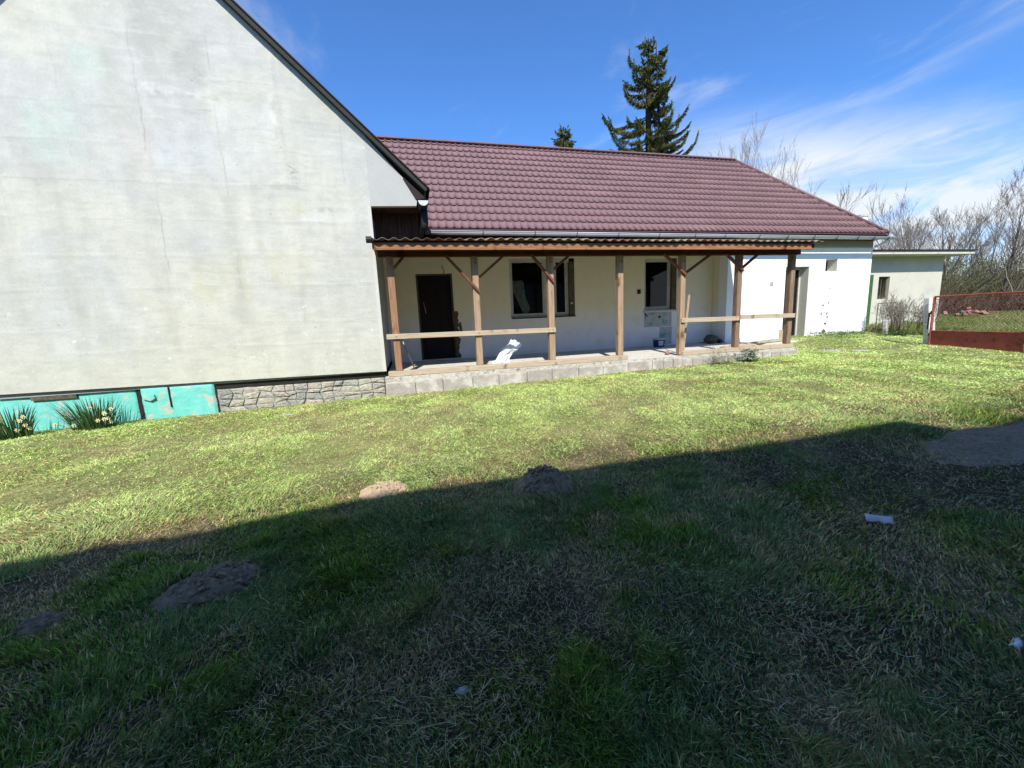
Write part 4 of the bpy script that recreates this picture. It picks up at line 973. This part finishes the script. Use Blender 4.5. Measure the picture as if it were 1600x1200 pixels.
# ============================================================ SHED
SH = thing('flat_roofed_shed', 'small pale shed with a flat concrete roof at the end of the house', 'shed')
Y0 = 12.2; mb = MB()
wall_open(mb, 16.5, 21.9, -1.35, 1.95, Y0, .25, [(18.35, 18.95, .20, 1.08)]); mb.build('wall', M['shed_plaster'], SH)
MB().box(21.65, 21.9, Y0 + .25, 16.5, -1.35, 1.95).build('side_wall', M['shed_plaster'], SH)
MB().box(16.5, 21.6, 16.2, 16.5, -1.35, 1.95).build('back_wall', M['shed_plaster'], SH)
MB().box(16.15, 22.55, 11.60, 17.0, 1.85, 1.985).build('roof_slab', M['shed_fascia'], SH, bev=.01)
MB().box(16.10, 22.62, 11.54, 17.05, 1.987, 2.02).build('roof_felt', M['pipe_dark'], SH)
MB().box(17.5, 18.02, Y0 - .03, Y0 - .002, -1.1, 1.16).build('door', M['green'], SH, bev=.005)
b = MB(); b.box(17.6, 21.3, Y0 + .3, 15.8, -1.2, 1.8); b.build('dark_store', M['dark_in'], SH)
b = MB(); b.box(18.36, 18.40, Y0 + .10, Y0 + .15, .21, 1.07); b.box(18.90, 18.94, Y0 + .10, Y0 + .15, .21, 1.07); b.box(18.63, 18.67, Y0 + .10, Y0 + .15, .21, 1.07); b.box(18.40, 18.90, Y0 + .10, Y0 + .15, 1.03, 1.07); b.build('window', M['jamb'], SH)
MB().box(18.40, 18.63, Y0 + .12, Y0 + .126, .22, 1.03).build('pane', M['glass'], SH)
MB().tube([(20.4, 14.5, 1.95), (20.4, 14.5, 3.95)], .20, 10).build('chimney', M['shed_fascia'], SH, smooth=True)
MB().tube([(20.4, 14.5, 3.951), (20.4, 14.5, 4.05)], .225, 10).build('chimney_cap', M['shed_fascia'], SH)
MB().box(17.8, 21.95, Y0 - .06, Y0 - .002, -1.35, -.93).build('plinth', M['white_plaster'], SH)

# ============================================================ RED FENCE, POSTS
FE = thing('red_fence', 'red steel fence panel with wire mesh above a solid lower sheet', 'fence')
fa = Vector((13.80, 7.78, 0)); fb = Vector((13.05, 3.9, 0)); fz = lambda p: float(gh(p.x, p.y)) * 0 + (-1.16 - .02 * (7.78 - p.y))
def fp(t, z): p = fa.lerp(fb, t); return Vector((p.x, p.y, z))
zb, zm, zt = -1.19, -.80, .125
for a, c_, w in (((0, zb), (0, zt), .05), ((1, zb), (1, zt), .05), ((.5, zb), (.5, zt), .035)): MB().tube([fp(*a), fp(*c_)], w / 2 + .004, 8).build('upright', M['red_metal'], FE)
for z, w in ((zt, .045), (zt - .075, .014), (zm + .01, .035)): MB().tube([fp(0, z), fp(1, z)], w / 2, 8).build('rail', M['red_metal'], FE)
b = MB(); d = (fb - fa).normalized(); nrm = Vector((-d.y, d.x, 0)) * .004
for (t0, t1) in ((.006, .492), (.508, .994)):
    p0, p1 = fp(t0, 0), fp(t1, 0)
    b = MB().add([(p0.x - nrm.x, p0.y - nrm.y, zb - .10), (p1.x - nrm.x, p1.y - nrm.y, zb - .12), (p1.x - nrm.x, p1.y - nrm.y, zm), (p0.x - nrm.x, p0.y - nrm.y, zm),
                  (p0.x + nrm.x, p0.y + nrm.y, zb - .10), (p1.x + nrm.x, p1.y + nrm.y, zb - .12), (p1.x + nrm.x, p1.y + nrm.y, zm), (p0.x + nrm.x, p0.y + nrm.y, zm)],
                 [(0, 1, 2, 3), (7, 6, 5, 4), (0, 4, 5, 1), (1, 5, 6, 2), (2, 6, 7, 3), (3, 7, 4, 0)]); b.build('sheet_panel', M['red_metal'], FE)
b = MB(); L = (fb - fa).length; n = int((L + .9) / .075)
for k in range(-12, int(L / .075)):
    for sgn in (1, -1):
        s0 = k * .075; s1 = s0 + .9; z0, z1 = (zm + .02, zt - .08) if sgn > 0 else (zt - .08, zm + .02)
        a0, a1 = max(0, s0), min(L, s1)
        if a1 <= a0: continue
        za = z0 + (z1 - z0) * (a0 - s0) / .9; zc = z0 + (z1 - z0) * (a1 - s0) / .9
        b.tube([fp(a0 / L, za), fp(a1 / L, zc)], .0022, 3, False)
b.build('wire_mesh', M['rust'], FE)['kind'] = 'stuff'
t = thing('gate_post', 'leaning white concrete post with flaking paint at the red fence end', 'post')
MB().beam((13.96, 7.90, -1.35), (13.93, 8.0, .10), .13, .13, up=(1, 0, 0)).build('shaft', M['white_post'], t, bev=.01)
MB().tube([(13.87, 7.86, -.3), (13.87, 7.82, -.3)], .05, 8).build('hinge', M['rust'], t); MB().tube([(13.88, 7.86, -.9), (13.88, 7.82, -.9)], .04, 8).build('hinge', M['rust'], t)
MB().box(13.86, 13.875, 7.88, 7.91, -.75, -.3).build('bracket', M['rust'], t)
o = MB().beam((15.2, 8.5, -1.3), (15.15, 8.6, .02), .10, .10, up=(1, 0, 0)).build('white_stake', M['white_post'], None, bev=.008); tag(o, 'second thin white stake just behind the leaning gate post', 'post')
bare_tree((16.0, 9.9, -1.05), 1.1, 'low tangle of red-brown shoots at the corner of the whitewashed house', 45, .9, 9, .010, 2, None, 'rust', 0, (6, 4, 3), 'shrub', 'thorny_shrub', .004) if False else None
t = thing('iron_gate', 'narrow rusty iron garden gate between house corner and shed', 'gate')
for a, c_ in (((15.95, 10.55, -1.0), (15.95, 10.55, .02)), ((16.65, 10.45, -1.0), (16.65, 10.45, .02)), ((15.95, 10.55, .02), (16.65, 10.45, .02)), ((15.95, 10.55, -.9), (16.65, 10.45, -.9))): MB().tube([a, c_], .014, 6).build('bar', M['rust'], t)
for k in range(1, 6): f = k / 6; MB().tube([(15.95 + .7 * f, 10.55 - .1 * f, -.9), (15.95 + .7 * f, 10.55 - .1 * f, .02)], .006, 5).build('bar', M['rust'], t)
o = MB().beam((15.68, 10.05, -1.15), (15.66, 10.08, -.55), .11, .11, up=(1, 0, 0)).build('short_post', M['white_post'], None, bev=.01); tag(o, 'short white post by the dry shrub in front of the shed', 'post')
pr = random.Random(21); t = thing('brick_heap', 'heap of faded reddish bricks lying in the field behind the fence', 'brick heap')
for k in range(26):
    x = 26.6 + pr.gauss(0, .75); y = 13.6 + pr.gauss(0, .35); z = float(gh(x, y)) + .06 + max(0, .45 - abs(x - 26.7) * .35) * pr.random()
    b = MB().box(-.14, .14, -.07, .07, -.04, .04); o = b.build('brick', M['pink_wood'], t); o.location = (x, y, z); o.rotation_euler = (pr.uniform(-.5, .5), pr.uniform(-.6, .6), pr.uniform(0, 3))

# ============================================================ SMALL THINGS ON THE LAWN
tag(rock(-2.27, 7.62, -1.50, .21, .10, .035, M['pale_stone'], 31, None, 'flat_stone'), 'flat pale stone in the grass before the rubble plinth', 'stone')
tag(rock(10.95, 8.25, -1.22, .30, .22, .045, M['pale_stone'], 32, None, 'flat_stone'), 'grey flat slab sunk in grass right of the veranda', 'stone')
tag(rock(11.4, 7.85, -1.20, .22, .13, .03, M['pale_stone'], 33, None, 'flat_stone'), 'paler broken slab beside the grey one right of the veranda', 'stone')
def scraplet(name, x, y, L, ang, lab, cat, m, seed, h=.03):
    r = random.Random(seed); d = Vector((math.cos(ang), math.sin(ang), 0)); s = Vector((-d.y, d.x, 0)); b = MB(); vs = []; n = 7; z0 = float(gh(x, y)) + .03
    for i in range(n):
        f = i / (n - 1) - .5; w = L * .17 * (.6 + 1.5 * abs(f)) * r.uniform(.8, 1.2)
        for q in (-1, -.3, .3, 1): vs.append(Vector((x, y, z0)) + d * (f * L) + s * (w * q) + Vector((0, 0, h * (1 - q * q) + r.uniform(-.006, .012))))
    m1 = len(vs); vs += [v - Vector((0, 0, .012)) for v in vs]; fs = []
    for i in range(n - 1):
        for k in range(3): q = (4 * i + k, 4 * i + k + 1, 4 * i + k + 5, 4 * i + k + 4); fs += [q, tuple(m1 + a for a in q[::-1])]
    for i in range(n - 1): fs += [(4 * i, 4 * i + 4, m1 + 4 * i + 4, m1 + 4 * i), (4 * i + 3, m1 + 4 * i + 3, m1 + 4 * i + 7, 4 * i + 7)]
    for k in range(3): fs += [(k, m1 + k, m1 + k + 1, k + 1), (m1 - 4 + k, m1 - 3 + k, 2 * m1 - 3 + k, 2 * m1 - 4 + k)]
    o = b.add(vs, fs).build(name, m, None, smooth=True); tag(o, lab, cat)
scraplet('crumpled_wrapper', 3.15, 1.94, .15, -.75, 'crumpled white wrapper lying in shaded grass at right', 'litter', M['light_plastic'], 3, .035)
scraplet('crumpled_wrapper', 2.56, .99, .07, .2, 'scrap of white litter at the right edge of the near grass', 'litter', M['poly'], 5, .012)
tag(rock(.08, 1.5, -1.582, .030, .020, .012, M['pale_stone'], 34, None, 'pebble'), 'single pale pebble in the dark grass near the viewer', 'pebble')

# ============================================================ PLANTS
def blade_mesh(b, base, tip, w, col, bend=.15, n=4):
    base = Vector(base); tip = Vector(tip); d = tip - base; s = d.cross(Vector((0, 0, 1)));
    if s.length < 1e-3: s = Vector((1, 0, 0))
    s.normalize(); ang = random.uniform(-1, 1); s = (s * math.cos(ang) + Vector((0, 1, 0)) * math.sin(ang)).normalized(); vs = []
    for i in range(n + 1):
        f = i / n; p = base + d * f + Vector((0, 0, bend * d.length * math.sin(PI * f) * .6)); ww = w * (1 - f ** 2.5) * .5 + .0008; vs += [p - s * ww, p + s * ww]
    b.add(vs, [(2 * i, 2 * i + 1, 2 * i + 3, 2 * i + 2) for i in range(n)], col)
def daffodils(cx, cy, n, r0, lab, seed):
    random.seed(seed); t = thing('daffodil_clump', lab, 'daffodils', group='daffodil clumps by the turquoise plinth'); z = float(gh(cx, cy)); b = MB()
    for k in range(n):
        a = random.uniform(0, 2 * PI); r = random.random() ** .5 * r0 * .5; h = random.uniform(.26, .58); o = random.uniform(.02, .36)
        col = random.choice([(.06, .12, .035), (.09, .16, .05), (.05, .10, .035), (.13, .18, .07)])
        p = (cx + math.cos(a) * r * 1.5, cy + math.sin(a) * r * .7, z - .01); blade_mesh(b, p, (p[0] + math.cos(a) * o, p[1] + math.sin(a) * o * .6 - .05, z + h), .014, col, .2)
    o = b.build('leaves', M['leaf_v'], t); o['kind'] = 'stuff'
    for k in range(11):
        x = cx + random.uniform(-1, 1) * r0 * 1.05; y = cy - .1 - random.uniform(0, .15); zz = z + random.uniform(.10, .42); b = MB()
        b.tube([(x * .7 + cx * .3, cy, z), (x, y + .02, zz)], [.004, .003], 4, col=(.10, .17, .05))
        for q in range(6):
            a = 2 * PI * q / 6; d = Vector((math.cos(a), -.25, math.sin(a))); s = Vector((-math.sin(a), 0, math.cos(a))); c = Vector((x, y, zz))
            b.add([c, c + d * .022 + s * .012, c + d * .04, c + d * .022 - s * .012], [(0, 1, 2, 3)], (.78, .76, .58))
        b.tube([(x, y, zz), (x, y - .022, zz + .003)], [.009, .014], 8, col=(.72, .55, .12)); b.build('flower', M['leaf_v'], t)
daffodils(-6.55, 8.12, 150, .34, 'daffodil clump with white blooms at the far left, before the turquoise plinth', 1)
daffodils(-5.50, 8.22, 190, .40, 'fuller daffodil clump just left of the dark plinth groove', 2)
random.seed(5)
def weed(cx, cy, n, r0, h, lab, cols, cat='weed', wl=.02, up=.4, lm=1.0):
    b = MB(); z = float(gh(cx, cy))
    for k in range(n):
        a = random.uniform(0, 2 * PI); r = random.random() ** .6 * r0; x = cx + math.cos(a) * r; y = cy + math.sin(a) * r * .7; hh = random.random() * h
        a2 = random.uniform(0, 2 * PI); L = random.uniform(.04, .11) * lm; blade_mesh(b, (x, y, z + hh), (x + math.cos(a2) * L, y + math.sin(a2) * L, z + hh + L * random.uniform(-.1, up)), wl * random.uniform(.6, 1.4), random.choice(cols), .2, 3)
    o = b.build(lab.split('|')[0], M['leaf_v'], None); tag(o, lab.split('|')[1], cat, kind=None if cat in ('weed', 'herb') and n < 350 else 'stuff'); return o
G1 = [(.07, .14, .04), (.11, .19, .05), (.05, .10, .03), (.16, .22, .08)]
weed(7.98, 7.95, 330, .26, .30, 'leafy_weed|dense blue-green leafy weed by the right end of the veranda', [(.08, .15, .07), (.12, .20, .10), (.06, .11, .05)], 'weed', .035)
weed(7.25, 8.0, 320, .30, .20, 'silvery_herb|low silvery herb cushion beside the leafy weed', [(.20, .22, .13), (.14, .17, .09), (.26, .26, .17)], 'herb', .012)
weed(16.6, 9.1, 700, .75, .22, 'nettle_patch|bright green nettle patch at the foot of the shed wall', G1, 'nettles', .05)
weed(15.6, 9.7, 400, .6, .14, 'ground_ivy|low green leaves around the short white post', G1, 'weed', .04)
weed(13.6, 10.1, 700, 1.0, .10, 'grassy_hump|grassy hump before the doorway of the white wall', G1, 'grass', .03)
for k, (x, y, r) in enumerate(((-.05, 1.02, .12), (1.0, 1.2, .08), (.45, 1.35, .10), (-.9, 1.25, .1))):
    weed(x, y, 130, r, .012, 'clover_patch|' + ['clover patch of round dark leaves nearest the viewer', 'tiny clover patch right of centre in the near grass', 'clover patch above the nearest one', 'clover patch at the near left'][k], [(.06, .10, .025), (.08, .13, .04)], 'clover', .014, .3, .25)
# dry flower stalks by the veranda
t = thing('dry_shrub', 'sparse dry seed stalks standing at the veranda sill', 'dry plant')
b = MB()
for k in range(16):
    x = 7.5 + random.uniform(-.45, .4); z = float(gh(x, 8.1)); p = [Vector((x, 8.15, z))]
    for q in range(4): p.append(p[-1] + Vector((random.uniform(-.06, .06), random.uniform(-.03, .03), random.uniform(.07, .13))))
    b.tube(p, [.005, .004, .003, .003, .002], 4)
    for q in range(5): a = p[random.randint(2, 4)]; b.tube([a, a + Vector((random.uniform(-.07, .07), random.uniform(-.04, .04), random.uniform(.0, .07)))], .003, 3)
b.build('stems', M['twig'], t)


def bare_tree(base, h, lab, seed, spread=.5, stems=1, r0=.09, levels=4, group='bare trees along the far edge', mname='bark', lean=0., kids=(5, 4, 4, 3), cat='tree', name='bare_tree', minr=.009):
    r = random.Random(seed); t = thing(name, lab, cat, group=group); tb = MB(); cb = MB()
    def grow(p, d, L, rad, lv, target):
        n = 5 if lv < 2 else 3; pts = [p]; rads = [rad]; dd = d.copy()
        for i in range(n):
            dd = (dd + Vector((r.gauss(0, .11), r.gauss(0, .11), .07 + r.gauss(0, .06)))).normalized(); pts.append(pts[-1] + dd * (L / n)); rads.append(max(minr * .7, rad * (1 - .8 * (i + 1) / n)))
        target.tube(pts, rads, 5 if lv == 0 else 3, False)
        if lv >= levels: return
        for k in range(kids[lv] + (2 if lv == 0 else 0)):
            f = r.uniform(.25, .98) if lv else r.uniform(.18, .98); i = min(n - 1, int(f * n)); q = pts[i].lerp(pts[i + 1], f * n - i)
            a = r.uniform(0, 2 * PI); perp = dd.cross(Vector((math.cos(a), math.sin(a), .1))).normalized(); sp = spread * r.uniform(.6, 1.3)
            nd = (dd + perp * sp + Vector((0, 0, .15))).normalized(); grow(q, nd, L * r.uniform(.38, .62) * (1.15 - .5 * f), max(minr, rads[i] * .55), lv + 1, cb)
    for s in range(stems):
        a = r.uniform(0, 2 * PI); o_ = Vector((math.cos(a), math.sin(a), 0)) * (.25 * (stems > 1)) * r.random()
        grow(Vector(base) + o_, Vector((lean + math.cos(a) * .14 * (stems > 1), math.sin(a) * .14 * (stems > 1), 1)).normalized(), h * r.uniform(.75, 1) * .80, r0 * r.uniform(.7, 1), 0, tb)
    tb.build('trunk', M[mname], t); cb.build('crown', M['twig'], t); return t


def at_ratio(px_ratio, Y): return px_ratio * Y
TR = [  # X/Y ratio, Y, height, label, stems, spread, seed
    (1.00, 24, 13.6, 'tall bare sapling with upright shoots rising behind the hip roof', 4, .32, 1),
    (1.12, 24.5, 12.0, 'bare tree with long spindly rods right of the roof peak', 3, .34, 2),
    (1.19, 22, 9.7, 'bushy bare tree peeping above the middle of the sloping hip', 3, .55, 3),
    (1.28, 25, 8.6, 'low bare thicket tree just above the lower hip', 3, .5, 4),
    (1.36, 24, 6.8, 'small twiggy tree behind the shed chimney', 3, .5, 5),
    (1.50, 22, 7.0, 'slender bare tree over the left end of the shed roof', 3, .45, 6),
    (1.62, 20, 8.2, 'tall bare tree over the middle of the shed roof', 3, .45, 7),
    (1.72, 21, 8.6, 'bare tree with purple-grey twigs above the shed', 3, .5, 8),
    (1.80, 19, 8.6, 'widely branched bare tree over the shed roof end', 3, .5, 9),
    (1.90, 22, 7.4, 'bare tree just clear of the shed roof', 2, .5, 10),
    (2.06, 20, 8.2, 'dense bare tree near the right edge', 3, .5, 11),
    (2.14, 17, 8.4, 'bare tree with a forked stem at the right edge', 3, .45, 12),
    (2.25, 19, 7.5, 'outermost bare tree at the right edge', 2, .5, 13),
]
for (q, Y, h, lab, st, sp, sd_) in TR:
    x = q * Y; bare_tree((x, Y, -1.0), h, lab, sd_, sp, st, .085, 3, kids=(9, 6, 4, 3), minr=.008)
# thorny shrubs before the shed
for (x, y, h, lab, sd_) in ((16.2, 10.2, 1.6, 'thorny red-brown shrub with first leaves before the shed', 7), (15.75, 9.75, 1.25, 'smaller twiggy shrub left of the short white post', 15), (17.3, 9.9, 1.2, 'low spreading shrub right of the short white post', 19)):
    t = bare_tree((x, y, -1.08), h, lab, sd_, .85, 9, .014, 2, 'shrubs before the shed', 'rust', 0, (7, 5, 3), 'shrub', 'thorny_shrub', .0045)
    o = weed(x, y, 110, .6, h * .6, 'leaves|x', G1 + [(.18, .12, .05)], 'leaves', .05); o.parent = t; del o['label']; del o['category']; o['kind'] = 'stuff'


def thicket(name, lab, n, box, hmin, hmax, rad, mtw, seed, lean=.45, cols=None):
    """a mass of crossing twigs nobody could count"""
    g = np.random.default_rng(seed); x = g.uniform(box[0], box[1], n); y = g.uniform(box[2], box[3], n)
    x = x + (y - box[2]) * box[4]; z = np.full(n, -1.05); h = g.uniform(hmin, hmax, n) * (1 + .35 * (fbm(x, y * 0, .35, 3, seed) - .5) * 2)
    V = []; T = []; segs = 4; P = np.stack([x, y, z + g.random(n) * h * .45], 1); d = np.stack([g.normal(0, lean, n), g.normal(0, lean, n), np.ones(n)], 1); rr = rad * g.uniform(.6, 1.6, n)
    rings = []
    for s in range(segs + 1):
        k = rr * (1 - .75 * s / segs)
        tri = [P + np.stack([k * math.cos(a), k * math.sin(a) * .7, k * 0], 1) for a in (0, 2.1, 4.2)]
        rings.append(np.stack(tri, 1)); d = d + g.normal(0, .30, (n, 3)) * [1, 1, .3]; d[:, 2] = np.maximum(d[:, 2], -.1); dn = d / np.linalg.norm(d, axis=1)[:, None]; P = P + dn * (h * .6 / segs)[:, None]
    R_ = np.stack(rings, 1)                                   # n, segs+1, 3, 3
    V = R_.reshape(-1, 3); base = np.arange(n)[:, None] * (segs + 1) * 3; F_ = []
    for s in range(segs):
        for k in range(3): a = s * 3 + k; b_ = s * 3 + (k + 1) % 3; F_.append(base + [[a, b_, b_ + 3, a + 3]])
    cc = np.array(cols)[g.integers(0, len(cols), n)] * g.uniform(.7, 1.3, (n, 1)); C_ = np.repeat(cc, (segs + 1) * 3, 0)
    o = npmesh(name, V, np.concatenate(F_), C_, mtw); tag(o, lab, 'thicket', kind='stuff')
vtw = vmat('thicket_twigs', .95, 0, 10, .001, .2)
CG = [(.16, .14, .075), (.12, .11, .06), (.20, .175, .10), (.13, .145, .05), (.24, .21, .15)]
thicket('hedge_thicket', 'dense olive-brown thicket of bushes right of the shed', 9000, (30, 62, 17.5, 22, .5), 2.2, 4.6, .022, vtw, 3, .5, CG)
thicket('hedge_thicket', 'reddish bramble stems at the foot of the thicket behind the field', 5000, (27, 58, 15.8, 17.5, .5), 1.0, 1.9, .016, vtw, 4, .45, [(.20, .10, .075), (.15, .08, .06), (.24, .15, .11), (.13, .11, .07)])
thicket('hedge_thicket', 'low twiggy scrub behind the shed roof', 3500, (24, 46, 21, 25, .4), 2.5, 4.2, .02, vtw, 6, .45, CG)
thicket('distant_wood', 'grey line of distant bare woodland beyond everything', 6000, (20, 130, 45, 60, .3), 4, 6.5, .05, vtw, 8, .35, [(.17, .15, .12), (.13, .12, .10), (.2, .18, .15)])

# leafy specks in the thicket: first green of the bushes
def specks():
    g = np.random.default_rng(9); n = 26000; y = g.uniform(17, 21, n); x = g.uniform(30, 60, n) + (y - 17) * .5; z = -1 + 3.7 * g.random(n) ** .8
    s = .035; a = g.random((n, 3, 3)) * 2 - 1; P = np.stack([x, y, z], 1)[:, None] + a * s * 1.6; c = np.array([[.13, .17, .045], [.17, .16, .08], [.10, .12, .04]])[g.integers(0, 3, n)]
    o = npmesh('bush_leaves', P.reshape(-1, 3), np.arange(3 * n).reshape(-1, 3), np.repeat(c, 3, 0), M['leaf_v']); tag(o, 'first small green leaves scattered through the thicket', 'leaves', kind='stuff')
specks()


# ---- spruces
def spruce(base, H, z_lo, Rmax, lab, seed, nb=70, tops=1, trunk_r=.28, custom=None, hang=.55):
    r = random.Random(seed); t = thing('spruce_tree', lab, 'tree', group='spruces behind the house'); tb = MB(); bb = MB(); nb_v = []; nb_c = []
    B = Vector(base); stems = [([B, B + Vector((.05, 0, H * .5)), B + Vector((.0, 0, H * .8)), B + Vector((-.05, 0, H))], H)]
    if tops > 1: stems.append(([B + Vector((.05, 0, H * .45)), B + Vector((1.0, .2, H * .62)), B + Vector((.8, .2, H * .97))], H * .97)); stems.append(([B + Vector((.05, 0, H * .5)), B + Vector((.55, -.3, H * .7)), B + Vector((.35, -.2, H * .985))], H * .985))
    for i, (p, _) in enumerate(stems): tb.tube(p, [trunk_r * (1 if i == 0 else .3)] + [trunk_r * .5 * (1 if i == 0 else .35)] * (len(p) - 2) + [.02], 8)
    tb.build('trunk', M['spruce_bark'], t)
    def sprig(p, d, L, w):
        d = d.normalized(); s = d.cross(Vector((r.uniform(-1, 1), r.uniform(-1, 1), r.uniform(-1, 1)))).normalized(); q = p + d * L
        m = p + d * L * .45; nb_v.extend([p, m + s * w, q, m - s * w]); s2 = d.cross(s); nb_v.extend([p, m + s2 * w, q, m - s2 * w])
        c = r.choice([(.10, .135, .045), (.16, .19, .06), (.065, .09, .035), (.23, .235, .085), (.19, .15, .075)]); nb_c.extend([c] * 8)
    def branch(p, az_, L, curve, rad):
        pts = [p]; n = 8
        for i in range(n):
            f = (i + 1) / n; el = -.25 + curve * f ** 1.6; pts.append(pts[-1] + Vector((math.cos(az_) * math.cos(el), math.sin(az_) * math.cos(el), math.sin(el))) * (L / n)); az_ += r.gauss(0, .06)
        bb.tube(pts, [max(.01, rad * (1 - f / (n + 1))) for f in range(n + 1)], 4, False)
        ns = int(L * 190)
        for k in range(ns):
            f = r.uniform(.10, 1) ** .8 * n; i = min(n - 1, int(f)); q = pts[i].lerp(pts[i + 1], f - i); dd = (pts[i + 1] - pts[i]).normalized()
            side = r.choice((-1, 1)); sv = dd.cross(Vector((0, 0, 1))) * side; fade = 1.1 - .55 * f / n
            sprig(q + sv * r.uniform(0, .22) * fade, dd * .5 + sv * r.uniform(.1, .8) + Vector((0, 0, -r.uniform(.0, hang * 2.2))), r.uniform(.12, .34) * fade, r.uniform(.014, .032))
        sprig(pts[-1], pts[-1] - pts[-2], .25, .05)
    for k in range(nb):
        f = (k + r.random()) / nb; z = z_lo + (H - .15 - z_lo) * f; L = (Rmax * (1 - f) ** .7 + .45) * r.uniform(.4, 1.25)
        zz = z; st = stems[0] if tops == 1 or r.random() < .5 or f < .45 else r.choice(stems[1:]); p0 = B + Vector((0, 0, z))
        if st is not stems[0]:
            pp = st[0]; u = min(1, max(0, (z - (pp[0].z - B.z)) / (pp[-1].z - pp[0].z))) * (len(pp) - 1); i = min(len(pp) - 2, int(u)); L = min(L, .4 + .9 * (1 - f)) * 1.1; p0 = pp[i].lerp(pp[i + 1], u - i)
        branch(p0, r.uniform(0, 2 * PI), L, r.uniform(.35, 1.45), .05)
    for (z, az_, L, cu) in (custom or []): branch(B + Vector((0, 0, z)), az_, L, cu, .07)
    bb.build('limbs', M['spruce_bark'], t)
    V = np.array([tuple(v) for v in nb_v], 'f'); o = npmesh('crown', V, np.arange(len(V)).reshape(-1, 4), np.array(nb_c, 'f'), M['needle_v'], t)
spruce((15.4, 24, -1), 17.6, 7.5, 2.6, 'tall old ragged spruce standing behind the roof ridge', 5, 165, 2, .36,
       custom=[(11.2, 3.3, 4.0, 1.2), (12.4, 3.1, 3.3, 1.25), (13.9, 3.2, 2.2, 1.5), (10.8, -.15, 4.0, 1.5), (12.2, .0, 3.0, 1.7), (11.4, .2, 3.6, 1.4), (13.0, .1, 2.8, 1.9), (9.8, 3.5, 3.4, 1.0), (10.0, .1, 3.6, 1.3), (15.0, 3.3, 2.0, 1.9), (16.0, 3.0, 1.8, 1.9), (10.3, 1.0, 3.2, 1.2), (10.3, 4.0, 3.0, 1.1)])
spruce((9.75, 24, -1), 12.25, 8.5, .95, 'small spruce tip just showing above the roof ridge', 8, 60, 1, .08)

# ============================================================ HOUSE BEHIND THE VIEWER (casts the long shade)
BH = thing('neighbouring_house', 'grey rendered house across the yard whose roof shades the lawn', 'house')
sh = [(-3.07, 3.48), (-2.53, 3.54), (-1.87, 3.53), (-1.19, 3.60), (-.39, 3.70), (.84, 3.64), (2.26, 3.60), (3.34, 3.46), (4.65, 3.44), (5.57, 3.49), (5.82, 3.46), (5.90, 3.30), (5.98, 3.02), (6.41, 2.97), (7.12, 3.01)]
EYB = -4.0; K = 1.05; pts_e = []
for (x, y) in sh:
    dy = y - EYB; pts_e.append((x - .25 * dy, float(gh(x, y)) + .03 + K * dy))
pts_e = [(-16, pts_e[0][1] - .1)] + pts_e + [(16, pts_e[-1][1])]
b = MB(); n = len(pts_e); vs = [(x, EYB, z) for x, z in pts_e] + [(x, EYB - 4.5, z + 1.6) for x, z in pts_e] + [(x, EYB, z - .12) for x, z in pts_e] + [(x, EYB - 4.5, z + 1.4) for x, z in pts_e]
fs = []
for i in range(n - 1): fs += [(i, i + 1, n + i + 1, n + i), (2 * n + i, 3 * n + i, 3 * n + i + 1, 2 * n + i + 1), (i, 2 * n + i, 2 * n + i + 1, i + 1)]
b.add(vs, fs).build('roof', M['roofing'], BH)
MB().box(-15.5, 15.5, -9.0, -4.6, -1.9, 4.9).build('wall', M['render_grey'], BH)
for x in (-6, -2.5, 2.5, 6.5): MB().box(x, x + 1.1, -4.61, -4.585, -.5, .9).build('window', M['door_dark'], BH)
